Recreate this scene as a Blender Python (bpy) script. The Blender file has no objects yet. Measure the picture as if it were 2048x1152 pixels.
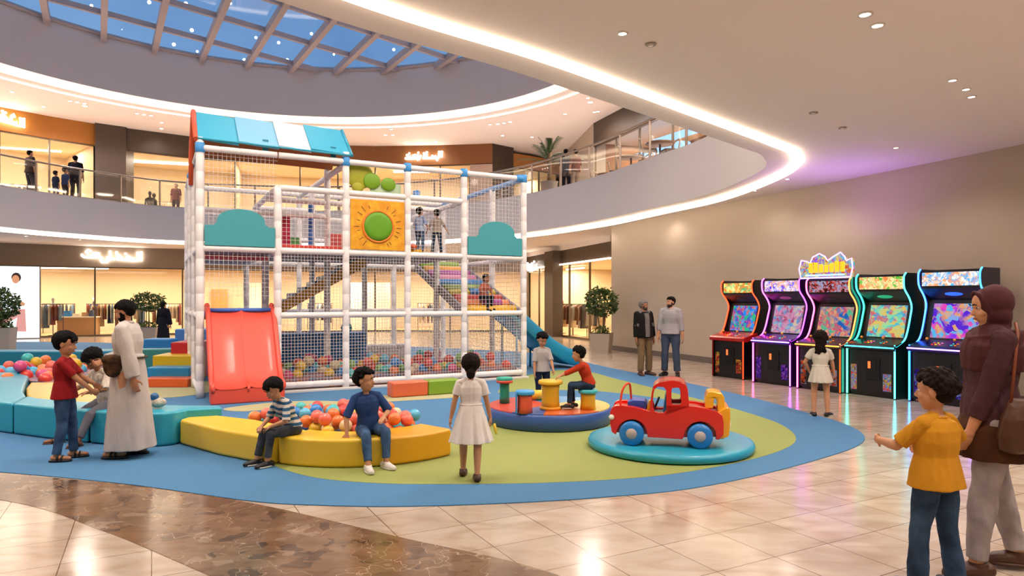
import bpy, bmesh, math, random
import numpy as np
from mathutils import Vector, Matrix, noise
PI = math.pi
random.seed(7)
SC = bpy.context.scene
COL = SC.collection
F, HZ, CH = 1350.0, 600.0, 1.7          # focal length in pixels, horizon row, camera height

def fl(px, py, z=0.0):
    """floor point (or point on the plane z) seen at a photograph position"""
    D = F * (z - CH) / (HZ - py)
    return ((px - 1024) / F * D, D)
def at(px, D):
    return ((px - 1024) / F * D, D)
def zat(py, D):
    return CH + (HZ - py) / F * D

# ---------------------------------------------------------------- materials
def lin(h):
    if isinstance(h, (tuple, list)): return tuple(h)[:3]
    h = h.lstrip('#'); r = []
    for i in (0, 2, 4):
        c = int(h[i:i+2], 16) / 255
        r.append(c / 12.92 if c <= .04045 else ((c + .055) / 1.055) ** 2.4)
    return tuple(r)
_M = {}
def mat(name, col='#808080', rough=.5, metal=0, emit=None, es=0, var=0, vs=8, bump=0, bs=40, coat=0, spec=.5, col2=None, stretch=None):
    if name in _M: return _M[name]
    m = bpy.data.materials.new(name); m.use_nodes = True
    nt = m.node_tree; b = nt.nodes['Principled BSDF']
    c = lin(col)
    b.inputs['Base Color'].default_value = (*c, 1)
    b.inputs['Roughness'].default_value = rough
    b.inputs['Metallic'].default_value = metal
    b.inputs['Specular IOR Level'].default_value = spec
    if coat:
        b.inputs['Coat Weight'].default_value = coat; b.inputs['Coat Roughness'].default_value = .12
    if emit:
        b.inputs['Emission Color'].default_value = (*lin(emit), 1); b.inputs['Emission Strength'].default_value = es
    L = nt.links
    tc = None
    if var or bump:
        tc = nt.nodes.new('ShaderNodeTexCoord'); src = tc.outputs['Object']
        if stretch:
            mp = nt.nodes.new('ShaderNodeMapping'); mp.inputs['Scale'].default_value = stretch
            L.new(src, mp.inputs['Vector']); src = mp.outputs['Vector']
    if var:
        n = nt.nodes.new('ShaderNodeTexNoise'); n.inputs['Scale'].default_value = vs; n.inputs['Detail'].default_value = 5
        L.new(src, n.inputs['Vector'])
        r = nt.nodes.new('ShaderNodeValToRGB')
        d = lin(col2) if col2 else tuple(x * (1 - var) for x in c)
        r.color_ramp.elements[0].position = .35; r.color_ramp.elements[1].position = .65
        r.color_ramp.elements[0].color = (*d, 1); r.color_ramp.elements[1].color = (*c, 1)
        L.new(n.outputs['Fac'], r.inputs['Fac']); L.new(r.outputs['Color'], b.inputs['Base Color'])
    if bump:
        n2 = nt.nodes.new('ShaderNodeTexNoise'); n2.inputs['Scale'].default_value = bs; n2.inputs['Detail'].default_value = 3
        L.new(src, n2.inputs['Vector'])
        bp = nt.nodes.new('ShaderNodeBump'); bp.inputs['Strength'].default_value = bump; bp.inputs['Distance'].default_value = .01
        L.new(n2.outputs['Fac'], bp.inputs['Height']); L.new(bp.outputs['Normal'], b.inputs['Normal'])
    _M[name] = m
    return m
def emis(name, col, s):
    if name in _M: return _M[name]
    m = bpy.data.materials.new(name); m.use_nodes = True
    nt = m.node_tree; nt.nodes.clear()
    e = nt.nodes.new('ShaderNodeEmission'); o = nt.nodes.new('ShaderNodeOutputMaterial')
    e.inputs['Color'].default_value = (*lin(col), 1); e.inputs['Strength'].default_value = s
    nt.links.new(e.outputs[0], o.inputs[0]); _M[name] = m
    return m
def glass(name, tint='#f4f6f6', refl=.08, rough=.03):
    if name in _M: return _M[name]
    m = bpy.data.materials.new(name); m.use_nodes = True
    nt = m.node_tree; nt.nodes.clear()
    t = nt.nodes.new('ShaderNodeBsdfTransparent'); g = nt.nodes.new('ShaderNodeBsdfGlossy'); mx = nt.nodes.new('ShaderNodeMixShader')
    o = nt.nodes.new('ShaderNodeOutputMaterial')
    t.inputs[0].default_value = (*lin(tint), 1); g.inputs['Roughness'].default_value = rough
    mx.inputs[0].default_value = refl
    nt.links.new(t.outputs[0], mx.inputs[1]); nt.links.new(g.outputs[0], mx.inputs[2]); nt.links.new(mx.outputs[0], o.inputs[0])
    _M[name] = m
    return m

# ---------------------------------------------------------------- mesh building
class MB:
    def __init__(s): s.v = []; s.f = []; s.m = []; s.sm = []
    def add(s, vs, fs, mi=0, smooth=False, M=None):
        o = len(s.v)
        if M is not None: vs = [tuple(M @ Vector(p)) for p in vs]
        s.v += [tuple(p) for p in vs]
        for f in fs: s.f.append([i + o for i in f]); s.m.append(mi); s.sm.append(smooth)
        return s
    def box(s, a, b, mi=0, M=None):
        x0, y0, z0 = a; x1, y1, z1 = b
        v = [(x0,y0,z0),(x1,y0,z0),(x1,y1,z0),(x0,y1,z0),(x0,y0,z1),(x1,y0,z1),(x1,y1,z1),(x0,y1,z1)]
        return s.add(v, [(0,3,2,1),(4,5,6,7),(0,1,5,4),(1,2,6,5),(2,3,7,6),(3,0,4,7)], mi, False, M)
    def quad(s, a, b, c, d, mi=0): return s.add([a, b, c, d], [(0,1,2,3)], mi)
    def prism(s, poly, z0, z1, mi=0, M=None, smooth=False, top=None):
        n = len(poly)
        v = [(x, y, z0) for x, y in poly] + [(x, y, z1) for x, y in poly]
        s.add(v, [tuple(range(n))[::-1]], mi, False, M)
        o = len(s.v) - 2 * n
        s.f.append([o + n + i for i in range(n)]); s.m.append(mi if top is None else top); s.sm.append(False)
        for i in range(n):
            j = (i + 1) % n
            s.f.append([o+i, o+j, o+n+j, o+n+i]); s.m.append(mi); s.sm.append(smooth)
        return s
    def tube(s, pts, r, n=10, mi=0, caps=True, M=None, closed=False):
        pts = [Vector(p) for p in pts]; k = len(pts)
        rs = r if isinstance(r, (list, tuple)) else [r] * k
        vs = []; up = None
        for i in range(k):
            if closed: d = pts[(i+1) % k] - pts[i-1]
            elif i == 0: d = pts[1] - pts[0]
            elif i == k-1: d = pts[-1] - pts[-2]
            else: d = (pts[i+1] - pts[i]).normalized() + (pts[i] - pts[i-1]).normalized()
            d.normalize()
            if up is None:
                up = Vector((0,0,1)) if abs(d.z) < .9 else Vector((1,0,0))
            up = (up - d * up.dot(d)).normalized()
            x = d.cross(up)
            for j in range(n):
                a = 2 * PI * j / n
                vs.append(pts[i] + (x * math.cos(a) + up * math.sin(a)) * rs[i])
        fs = []
        for i in range(k if closed else k - 1):
            i2 = (i + 1) % k
            for j in range(n):
                fs.append((i*n+j, i2*n+j, i2*n+(j+1) % n, i*n+(j+1) % n))
        s.add(vs, fs, mi, True, M)
        if caps and not closed:
            o = len(s.v) - len(vs)
            s.f.append([o + j for j in range(n)]); s.m.append(mi); s.sm.append(False)
            s.f.append([o + (k-1)*n + j for j in range(n)][::-1]); s.m.append(mi); s.sm.append(False)
        return s
    def lathe(s, prof, n=24, mi=0, M=None, smooth=True, caps=True):
        vs = []; fs = []
        for r, z in prof:
            for j in range(n):
                a = 2 * PI * j / n; vs.append((r * math.cos(a), r * math.sin(a), z))
        for i in range(len(prof) - 1):
            for j in range(n):
                fs.append((i*n+j, i*n+(j+1) % n, (i+1)*n+(j+1) % n, (i+1)*n+j))
        s.add(vs, fs, mi, smooth, M)
        o = len(s.v) - len(vs)
        if caps and prof[0][0] > 1e-5: s.f.append([o + j for j in range(n)][::-1]); s.m.append(mi); s.sm.append(False)
        if caps and prof[-1][0] > 1e-5: s.f.append([o + (len(prof)-1)*n + j for j in range(n)]); s.m.append(mi); s.sm.append(False)
        return s
    def sphere(s, c, r, n=16, m=10, mi=0, M=None):
        if not isinstance(r, (tuple, list)): r = (r, r, r)
        vs = [(c[0], c[1], c[2] - r[2])]
        for i in range(1, m):
            t = -PI/2 + PI * i / m
            for j in range(n):
                a = 2*PI*j/n
                vs.append((c[0]+r[0]*math.cos(t)*math.cos(a), c[1]+r[1]*math.cos(t)*math.sin(a), c[2]+r[2]*math.sin(t)))
        vs.append((c[0], c[1], c[2] + r[2]))
        fs = []
        for j in range(n): fs.append((0, 1+(j+1) % n, 1+j))
        for i in range(m-2):
            for j in range(n):
                a = 1+i*n
                fs.append((a+j, a+(j+1) % n, a+n+(j+1) % n, a+n+j))
        e = len(vs)-1; a = 1+(m-2)*n
        for j in range(n): fs.append((a+j, a+(j+1) % n, e))
        return s.add(vs, fs, mi, True, M)
    def rings(s, rs, mi=0, smooth=True, caps=True, M=None):
        """loft through rings (lists of equal length)"""
        n = len(rs[0]); vs = [p for r in rs for p in r]; fs = []
        for i in range(len(rs)-1):
            for j in range(n):
                fs.append((i*n+j, i*n+(j+1) % n, (i+1)*n+(j+1) % n, (i+1)*n+j))
        if caps:
            fs.append(tuple(range(n))[::-1]); fs.append(tuple((len(rs)-1)*n+j for j in range(n)))
        return s.add(vs, fs, mi, smooth, M)
    def mesh(s, name='m'):
        me = bpy.data.meshes.new(name)
        me.from_pydata(s.v, [], s.f)
        me.polygons.foreach_set('material_index', s.m)
        me.polygons.foreach_set('use_smooth', s.sm)
        me.update()
        return me
    def build(s, name, mats, parent=None, bevel=0, seg=2, fix=False, loc=None):
        me = s.mesh(name)
        if fix:
            bm = bmesh.new(); bm.from_mesh(me); bmesh.ops.recalc_face_normals(bm, faces=bm.faces); bm.to_mesh(me); bm.free()
        o = bpy.data.objects.new(name, me); COL.objects.link(o)
        for m in (mats if isinstance(mats, (list, tuple)) else [mats]): me.materials.append(m)
        if parent is not None: o.parent = parent
        if loc: o.location = loc
        if bevel:
            bv = o.modifiers.new('bevel', 'BEVEL'); bv.width = bevel; bv.segments = seg; bv.limit_method = 'ANGLE'; bv.angle_limit = .6
            bv.harden_normals = False
            for p in me.polygons: p.use_smooth = True
            try:
                ws = o.modifiers.new('wn', 'WEIGHTED_NORMAL'); ws.keep_sharp = True
            except Exception: pass
        return o

def tag(o, label=None, cat=None, group=None, kind=None):
    if label: o['label'] = label
    if cat: o['category'] = cat
    if group: o['group'] = group
    if kind: o['kind'] = kind
    return o
def thing(name, label, cat, loc=(0,0,0), rz=0, group=None):
    o = bpy.data.objects.new(name, None); COL.objects.link(o)
    o.empty_display_size = .1
    o.location = loc if len(loc) == 3 else (loc[0], loc[1], 0); o.rotation_euler = (0, 0, rz)
    return tag(o, label, cat, group)
def struct(o, label=None):
    o['kind'] = 'structure'
    if label: o['label'] = label
    return o
def kids(o): return [c for c in bpy.data.objects if c.parent is o]
def copy_tree(o, loc=None, rz=None, label=None, group=None, parent=None, tree=None):
    c = o.copy(); COL.objects.link(c)
    if parent is not None: c.parent = parent
    if loc is not None: c.location = loc if len(loc) == 3 else (loc[0], loc[1], 0)
    if rz is not None: c.rotation_euler = (0, 0, rz)
    if label: c['label'] = label
    if group: c['group'] = group
    for ch in kids(o): copy_tree(ch, parent=c)
    return c
def spline(pts, n=8, closed=False):
    """Catmull-Rom through the points"""
    P = [Vector(p) for p in pts]; k = len(P); out = []
    rng = range(k if closed else k - 1)
    for i in rng:
        if closed: p0, p1, p2, p3 = P[i-1], P[i], P[(i+1) % k], P[(i+2) % k]
        else:
            p1, p2 = P[i], P[i+1]; p0 = P[i-1] if i else p1*2-p2; p3 = P[i+2] if i+2 < k else p2*2-p1
        for j in range(n):
            t = j / n
            out.append(.5*((2*p1)+(p2-p0)*t+(2*p0-5*p1+4*p2-p3)*t*t+(3*p1-p0-3*p2+p3)*t**3))
    if not closed: out.append(P[-1].copy())
    return out
def offset_loop(pts, d, closed=True):
    out = []; k = len(pts)
    for i in range(k):
        if closed: t = pts[(i+1) % k] - pts[i-1]
        else: t = pts[min(i+1, k-1)] - pts[max(i-1, 0)]
        t = Vector((t[0], t[1])).normalized()
        out.append(Vector((pts[i][0] - t.y*d, pts[i][1] + t.x*d)))
    return out
def rrect(x0, y0, x1, y1, r, n=4):
    out = []
    for cx, cy, a0 in ((x1-r,y0+r,-PI/2),(x1-r,y1-r,0),(x0+r,y1-r,PI/2),(x0+r,y0+r,PI)):
        for i in range(n+1):
            a = a0 + PI/2*i/n; out.append((cx+r*math.cos(a), cy+r*math.sin(a)))
    return out
# ================================================================= camera and world
cam = bpy.data.cameras.new('camera'); co = bpy.data.objects.new('camera', cam); COL.objects.link(co)
co.location = (0, 0, CH); co.rotation_euler = (PI/2, 0, 0)
cam.sensor_width = 36; cam.lens = 36 * F / 2048; cam.shift_y = (HZ - 576) / 2048; cam.clip_end = 300
SC.camera = co
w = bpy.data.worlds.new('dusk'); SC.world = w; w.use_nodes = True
nt = w.node_tree; bg = nt.nodes['Background']
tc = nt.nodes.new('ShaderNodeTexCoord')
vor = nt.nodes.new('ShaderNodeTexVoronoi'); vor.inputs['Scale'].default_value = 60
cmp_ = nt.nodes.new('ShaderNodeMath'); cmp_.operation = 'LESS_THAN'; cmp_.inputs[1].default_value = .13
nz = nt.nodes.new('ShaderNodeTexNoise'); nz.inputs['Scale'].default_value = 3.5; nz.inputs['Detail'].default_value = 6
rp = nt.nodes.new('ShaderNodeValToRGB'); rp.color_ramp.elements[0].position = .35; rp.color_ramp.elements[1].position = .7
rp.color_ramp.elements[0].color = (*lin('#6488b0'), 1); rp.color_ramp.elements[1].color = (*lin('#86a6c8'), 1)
mxs = nt.nodes.new('ShaderNodeMix'); mxs.data_type = 'RGBA'; mxs.inputs[7].default_value = (5, 5, 4.6, 1)  # white dots painted into the sky in place of downlight reflections in the glass
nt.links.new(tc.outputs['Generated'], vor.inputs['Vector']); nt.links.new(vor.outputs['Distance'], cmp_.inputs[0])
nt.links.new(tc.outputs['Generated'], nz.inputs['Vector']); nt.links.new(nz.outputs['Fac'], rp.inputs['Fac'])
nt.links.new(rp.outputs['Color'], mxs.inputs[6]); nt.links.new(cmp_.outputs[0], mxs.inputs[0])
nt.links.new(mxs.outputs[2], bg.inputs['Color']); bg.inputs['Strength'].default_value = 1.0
w.cycles.sampling_method = 'MANUAL'; w.cycles.sample_map_resolution = 256

# ================================================================= main dimensions
ZC, ZS, ZU, ZSKY = 4.2, 5.5, 10.0, 12.5       # ceiling, upper floor, upper ceiling, skylight
RX0, RX1, RY0, RY1 = -34, 16, -8, 46
LED = [(-1.18,5.63),(.39,6.96),(2.52,9.05),(4.03,10.55),(4.80,11.44),(5.3,13.0),(5.07,16.1),(4.16,18.6),(2.84,21.8),(.5,25.4),
       (-3,28.2),(-8,29.8),(-14.0,28.6),(-16.6,25.6),(-17.9,22.4),(-19.5,17),(-18.5,9),(-13,3),(-7,1.2),(-3.5,3.3)]
Lc = spline([(x, y, 0) for x, y in LED], 10, True)
Ec = offset_loop(Lc, .52)
CEN = Vector((-7.7, 20.0)); RU, RD = 12.2, 11.6
UC = [(CEN.x + RU*math.cos(2*PI*i/120), CEN.y + RU*math.sin(2*PI*i/120)) for i in range(120)]

def ring_to_rect(mb, loop, z, c, up, mi=0):
    """flat sheet between a closed loop and the outer rectangle"""
    out = []
    for p in loop:
        d = Vector((p[0]-c[0], p[1]-c[1])).normalized(); t = 1e9
        if d.x > 1e-6: t = min(t, (RX1-c[0])/d.x)
        if d.x < -1e-6: t = min(t, (RX0-c[0])/d.x)
        if d.y > 1e-6: t = min(t, (RY1-c[1])/d.y)
        if d.y < -1e-6: t = min(t, (RY0-c[1])/d.y)
        out.append((c[0]+d.x*t, c[1]+d.y*t))
    n = len(loop); vs = [(p[0], p[1], z) for p in loop] + [(p[0], p[1], z) for p in out]
    fs = []
    for i in range(n):
        j = (i+1) % n; q = (i, j, n+j, n+i)
        fs.append(q if not up else q[::-1])
    mb.add(vs, fs, mi)

# ---------------------------------------------------------------- floor
def marble(name, c1, c2, c3, mortar, rough, size, rot, dark=False):
    m = bpy.data.materials.new(name); m.use_nodes = True; nt = m.node_tree; b = nt.nodes['Principled BSDF']; L = nt.links
    g = nt.nodes.new('ShaderNodeTexCoord'); mp = nt.nodes.new('ShaderNodeMapping')
    mp.inputs['Rotation'].default_value = (0, 0, rot); L.new(g.outputs['Object'], mp.inputs['Vector'])
    n1 = nt.nodes.new('ShaderNodeTexNoise'); n1.inputs['Scale'].default_value = 1.6; n1.inputs['Detail'].default_value = 8; n1.inputs['Distortion'].default_value = 1.2
    mp2 = nt.nodes.new('ShaderNodeMapping'); mp2.inputs['Scale'].default_value = (1, 2.6, 1); mp2.inputs['Rotation'].default_value = (0, 0, rot)
    L.new(g.outputs['Object'], mp2.inputs['Vector']); L.new(mp2.outputs['Vector'], n1.inputs['Vector'])
    r = nt.nodes.new('ShaderNodeValToRGB'); cr = r.color_ramp
    cr.elements[0].position = .3; cr.elements[0].color = (*lin(c2), 1); cr.elements[1].position = .72; cr.elements[1].color = (*lin(c3), 1)
    e = cr.elements.new(.5); e.color = (*lin(c1), 1)
    L.new(n1.outputs['Fac'], r.inputs['Fac'])
    last = r.outputs['Color']
    if dark:
        v = nt.nodes.new('ShaderNodeTexVoronoi'); v.inputs['Scale'].default_value = 11; v.feature = 'F1'
        nn = nt.nodes.new('ShaderNodeTexNoise'); nn.inputs['Scale'].default_value = 5; L.new(g.outputs['Object'], nn.inputs['Vector'])
        va = nt.nodes.new('ShaderNodeMix'); va.data_type = 'RGBA'; va.inputs[0].default_value = .3
        L.new(g.outputs['Object'], va.inputs[6]); L.new(nn.outputs['Color'], va.inputs[7]); L.new(va.outputs[2], v.inputs['Vector'])
        hs = nt.nodes.new('ShaderNodeSeparateColor'); L.new(v.outputs['Color'], hs.inputs[0])
        r2 = nt.nodes.new('ShaderNodeValToRGB'); r2.color_ramp.interpolation = 'CONSTANT'
        r2.color_ramp.elements[0].color = (*lin('#171310'), 1); r2.color_ramp.elements[0].position = 0
        r2.color_ramp.elements[1].position = .1; r2.color_ramp.elements[1].color = (*lin('#8a6a4c'), 1)
        for p_, c_ in ((.35, '#7b5c40'), (.6, '#93755a'), (.8, '#6b4e37'), (.93, '#b39a82')):
            e2 = r2.color_ramp.elements.new(p_); e2.color = (*lin(c_), 1)
        L.new(hs.outputs[0], r2.inputs['Fac'])
        mx = nt.nodes.new('ShaderNodeMix'); mx.data_type = 'RGBA'; mx.inputs[0].default_value = .38
        L.new(last, mx.inputs[6]); L.new(r2.outputs['Color'], mx.inputs[7]); last = mx.outputs[2]
        v2 = nt.nodes.new('ShaderNodeTexVoronoi'); v2.feature = 'DISTANCE_TO_EDGE'; v2.inputs['Scale'].default_value = 2.3
        L.new(va.outputs[2], v2.inputs['Vector'])
        lt = nt.nodes.new('ShaderNodeMath'); lt.operation = 'LESS_THAN'; lt.inputs[1].default_value = .004; L.new(v2.outputs['Distance'], lt.inputs[0])
        mx = nt.nodes.new('ShaderNodeMix'); mx.data_type = 'RGBA'; mx.inputs[7].default_value = (*lin('#a88f76'), 1)
        L.new(lt.outputs[0], mx.inputs[0]); L.new(last, mx.inputs[6]); last = mx.outputs[2]
    if size:
        br = nt.nodes.new('ShaderNodeTexBrick'); br.offset = 0; br.squash = 1
        br.inputs['Scale'].default_value = 1; br.inputs['Brick Width'].default_value = size; br.inputs['Row Height'].default_value = size
        br.inputs['Mortar Size'].default_value = .0035; br.inputs['Mortar Smooth'].default_value = .13
        br.inputs['Color1'].default_value = (1, 1, 1, 1); br.inputs['Color2'].default_value = (.9, .89, .88, 1); br.inputs['Mortar'].default_value = (*lin(mortar), 1)
        L.new(mp.outputs['Vector'], br.inputs['Vector'])
        mx = nt.nodes.new('ShaderNodeMix'); mx.data_type = 'RGBA'; mx.blend_type = 'MULTIPLY'; mx.inputs[0].default_value = 1
        L.new(last, mx.inputs[6]); L.new(br.outputs['Color'], mx.inputs[7]); last = mx.outputs[2]
    L.new(last, b.inputs['Base Color']); b.inputs['Roughness'].default_value = rough
    b.inputs['Specular IOR Level'].default_value = .5
    return m
M_FLOOR = marble('beige_marble', '#bfab98', '#ab947e', '#cabaa9', '#8a6f58', .16, .52, -math.radians(28.1))
M_BAND = marble('brown_marble', '#6f5138', '#5a402c', '#8b6b4e', '#000000', .14, 0, .3, True)
mb = MB(); mb.quad((RX0,RY0,0),(RX1,RY0,0),(RX1,RY1,0),(RX0,RY1,0))
struct(mb.build('floor', M_FLOOR), 'polished beige marble tile floor')

def flat_shape(name, loop, z, m, label, th=None):
    mb = MB(); th = th or z
    mb.prism([(p[0], p[1]) for p in loop], z - th, z, 0)
    o = mb.build(name, m, fix=True); return struct(o, label)
def pxloop(pts, n=8, closed=True):
    return spline([(*fl(*p), 0) for p in pts], n, closed)
up = pxloop([(-900,905),(-400,925),(0,948),(300,975),(520,1010),(800,1075),(1120,1152),(1700,1400)], 8, False)
lo = pxloop([(1150,1600),(760,1300),(420,1152),(200,1060),(0,1000),(-400,955),(-900,925)], 8, False)
flat_shape('trim_1', up + lo, .003, M_BAND, 'dark brown marble band curving across the floor')

M_BLUE = mat('blue_rubber', '#487da8', .85, var=.16, vs=90, bump=.35, bs=160)
M_GREEN = mat('green_rubber', '#979f55', .85, var=.14, vs=90, bump=.35, bs=160)
M_CREAM = mat('cream_rubber', '#b9b486', .85, var=.1, vs=90, bump=.3, bs=160)
blue = pxloop([(-900,880),(-300,922),(0,945),(250,969),(500,1003),(650,1012),(800,1014),(1000,1008),(1200,996),(1400,975),(1600,930),(1725,886),(1700,853),(1600,822),(1480,790),(1330,757),(1250,742),(1180,727),(1120,712),(1000,702),(700,690),(330,688),(60,684),(-300,690),(-900,720)])
flat_shape('trim_2', blue, .008, M_BLUE, 'blue rubber play surface with a curved outline')
green = pxloop([(535,926),(620,955),(750,968),(900,970),(1100,967),(1300,955),(1450,932),(1555,905),(1592,880),(1565,852),(1500,828),(1400,800),(1300,775),(1230,758),(1180,745),(1120,741),(1060,750),(1010,768),(990,800),(985,835),(930,858),(800,880),(650,895),(560,910)])
flat_shape('trim_3', green, .010, M_GREEN, 'green rubber inlay in the play surface', .004)
flat_shape('trim_4', pxloop([(960,792),(1080,782),(1200,784),(1330,800),(1345,812),(1230,822),(1000,815)]), .012, M_BLUE, 'blue rubber island under the round platform', .004)
flat_shape('trim_5', pxloop([(690,802),(800,789),(940,784),(985,790),(900,797),(800,803),(725,807)]), .0115, M_CREAM, 'pale green rubber stripe in front of the play frame', .004)
flat_shape('trim_6', pxloop([(450,818),(550,806),(640,803),(725,807),(640,814),(560,819),(480,824)]), .0122, M_CREAM, 'pale green rubber stripe near the red slide', .004)
flat_shape('trim_7', pxloop([(280,782),(330,768),(420,764),(430,780),(380,792),(310,796)]), .0115, M_CREAM, 'pale green rubber patch beside the foam steps', .004)

# ---------------------------------------------------------------- ceilings and slab
M_CEIL = mat('ceiling_paint', '#f4e9e4', .7)
M_FASC = mat('slab_fascia_paint', '#e2d7d2', .6)
M_DRUM = mat('drum_paint', '#d6c9c4', .7)
M_WALL = mat('beige_wall_paint', '#b4a390', .62, var=.04, vs=1.2)
M_LED = emis('warm_led', '#ffe6c8', 5.5); M_LEDU = emis('warm_led_upper', '#ffe2c0', 3.2)
mb = MB(); ring_to_rect(mb, Lc, ZC, (-6, 15), False)
struct(mb.build('ceiling', M_CEIL), 'smooth pale ceiling over the arcade side')
mb = MB(); n = len(Lc)
mb.add([(p.x, p.y, ZC) for p in Lc] + [(p.x, p.y, ZC-.02) for p in Ec], [(i, (i+1) % n, n+(i+1) % n, n+i) for i in range(n)], 0, True)
mb.add([(p.x, p.y, ZC-.02) for p in Ec] + [(p.x, p.y, ZS+.05) for p in Ec], [(i, (i+1) % n, n+(i+1) % n, n+i) for i in range(n)], 1, True)
ring_to_rect(mb, [(p.x, p.y) for p in Ec], ZS, (-6, 15), True)
struct(mb.build('trim_8', [M_CEIL, M_FASC]), 'curved edge of the upper floor slab')
def led_r(p): return .045 + .075 * max(0, min(1, (p.y - 9) / 12))
mb = MB(); pts = [Vector((p.x, p.y, ZC-.03)) for p in Lc]
mb.tube(pts, [led_r(p) for p in Lc], 10, 0, False, closed=True)
tag(mb.build('led_light_strip', M_LED), 'warm white glowing strip curving round the edge of the lower ceiling', 'light')
mb = MB(); ring_to_rect(mb, UC, ZU, CEN, False)
for (r0, z0, r1, z1, mi) in ((RU, ZU, RU-.25, ZU+.02, 0), (RU-.25, ZU+.02, RU-.25, ZU+.2, 0), (RU-.25, ZU+.2, RD, ZU+.26, 0), (RD, ZU+.26, RD, ZSKY, 1)):
    a = [(CEN.x+r0*math.cos(2*PI*i/96), CEN.y+r0*math.sin(2*PI*i/96), z0) for i in range(96)]
    b = [(CEN.x+r1*math.cos(2*PI*i/96), CEN.y+r1*math.sin(2*PI*i/96), z1) for i in range(96)]
    mb.add(a+b, [(i, (i+1) % 96, 96+(i+1) % 96, 96+i) for i in range(96)], mi, True)
struct(mb.build('ceiling', [M_CEIL, M_DRUM]), 'upper gallery ceiling with round skylight drum')
def circ(r, z, n=96): return [(CEN.x+r*math.cos(2*PI*i/n), CEN.y+r*math.sin(2*PI*i/n), z) for i in range(n)]
mb = MB(); mb.tube(circ(RD+.14, ZU+.12), .09, 8, 0, False, closed=True)
tag(mb.build('led_light_strip', M_LEDU), 'thick warm glowing ring at the foot of the skylight drum', 'light')
mb = MB(); mb.tube(circ(RU+.25, ZU-.01), .035, 6, 0, False, closed=True)
tag(mb.build('led_light_strip', M_LED), 'thin warm light line in the upper gallery ceiling', 'light')

# skylight
sk = thing('skylight', 'round blue glass skylight with pinkish grey mullion grid above the atrium', 'skylight', (CEN.x, CEN.y, ZSKY))
M_MUL = mat('skylight_mullion', '#b3a09c', .6)
def chords(ang, s0, ds, w, h, nm):
    d = Vector((math.cos(ang), math.sin(ang))); nn = Vector((-d.y, d.x)); k = -6
    for k in range(-7, 8):
        s = s0 + k*ds
        if abs(s) > RD - .2: continue
        hl = math.sqrt(RD*RD - s*s); c = nn*s
        M = Matrix.Translation((c.x, c.y, 0)) @ Matrix.Rotation(ang, 4, 'Z')
        MB().box((-hl, -w/2, -h), (hl, w/2, 0), 0, M).build(nm, M_MUL, sk)
a1 = math.atan2(-.85, .52); n1 = Vector((-math.sin(a1), math.cos(a1)))
chords(a1, (5.7 - (CEN.x*.85+CEN.y*.52)), 1.85, .22, .3, 'mullion')
a2 = math.atan2(.71, .70); s2 = 25.7 - (-.71*CEN.x + .70*CEN.y)
chords(a2, s2, 2.75, .13, .2, 'mullion')
MB().lathe([(RD-.01, .02), (RD-.01, .05)], 64).build('glass_pane', glass('skylight_glass', '#e6eef6', .05), sk)
rr = MB(); rr.tube([(r[0]-CEN.x, r[1]-CEN.y, -.02) for r in circ(RD-.05, 0, 64)], .09, 6, 0, False, closed=True); rr.build('rim', M_MUL, sk)

# ---------------------------------------------------------------- walls
WD = Vector((.37, -.929)).normalized(); W0 = Vector((3.38, 22.95)); WN = Vector((WD.y, -WD.x)) * -1   # WN: out of the room
def wallpt(s, off=0): p = W0 + WD*s + Vector((.929, .37))*off; return (p.x, p.y)
a, b = wallpt(0), wallpt(34); a2_, b2_ = wallpt(0, .5), wallpt(34, .5)
mb = MB(); mb.prism([a, b, b2_, (4.1, 26.2)], 0, ZC)
struct(mb.build('wall_right', M_WALL, fix=True), 'plain beige wall behind the arcade machines')
mb = MB(); c0, c1 = wallpt(0, -.025), wallpt(34, -.025); mb.prism([c0, c1, b, a], 0, .16)
struct(mb.build('baseboard_right', mat('dark_skirting', '#5e544f', .5), fix=True), 'dark grey skirting board')
mb = MB()
mb.quad((RX0,RY0,0),(RX0,RY1,0),(RX0,RY1,ZSKY),(RX0,RY0,ZSKY))
struct(mb.build('wall_left', M_WALL))
mb = MB(); mb.quad((RX0,RY0,0),(RX1,RY0,0),(RX1,RY0,ZSKY),(RX0,RY0,ZSKY)); struct(mb.build('wall_back', M_WALL))
mb = MB(); mb.quad((RX1,RY0,0),(RX1,RY1,0),(RX1,RY1,ZSKY),(RX1,RY0,ZSKY)); struct(mb.build('wall_east', M_WALL))
mb = MB(); mb.quad((RX0,RY1,0),(RX1,RY1,0),(RX1,RY1,ZSKY),(RX0,RY1,ZSKY)); struct(mb.build('wall_front', M_WALL))

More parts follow.
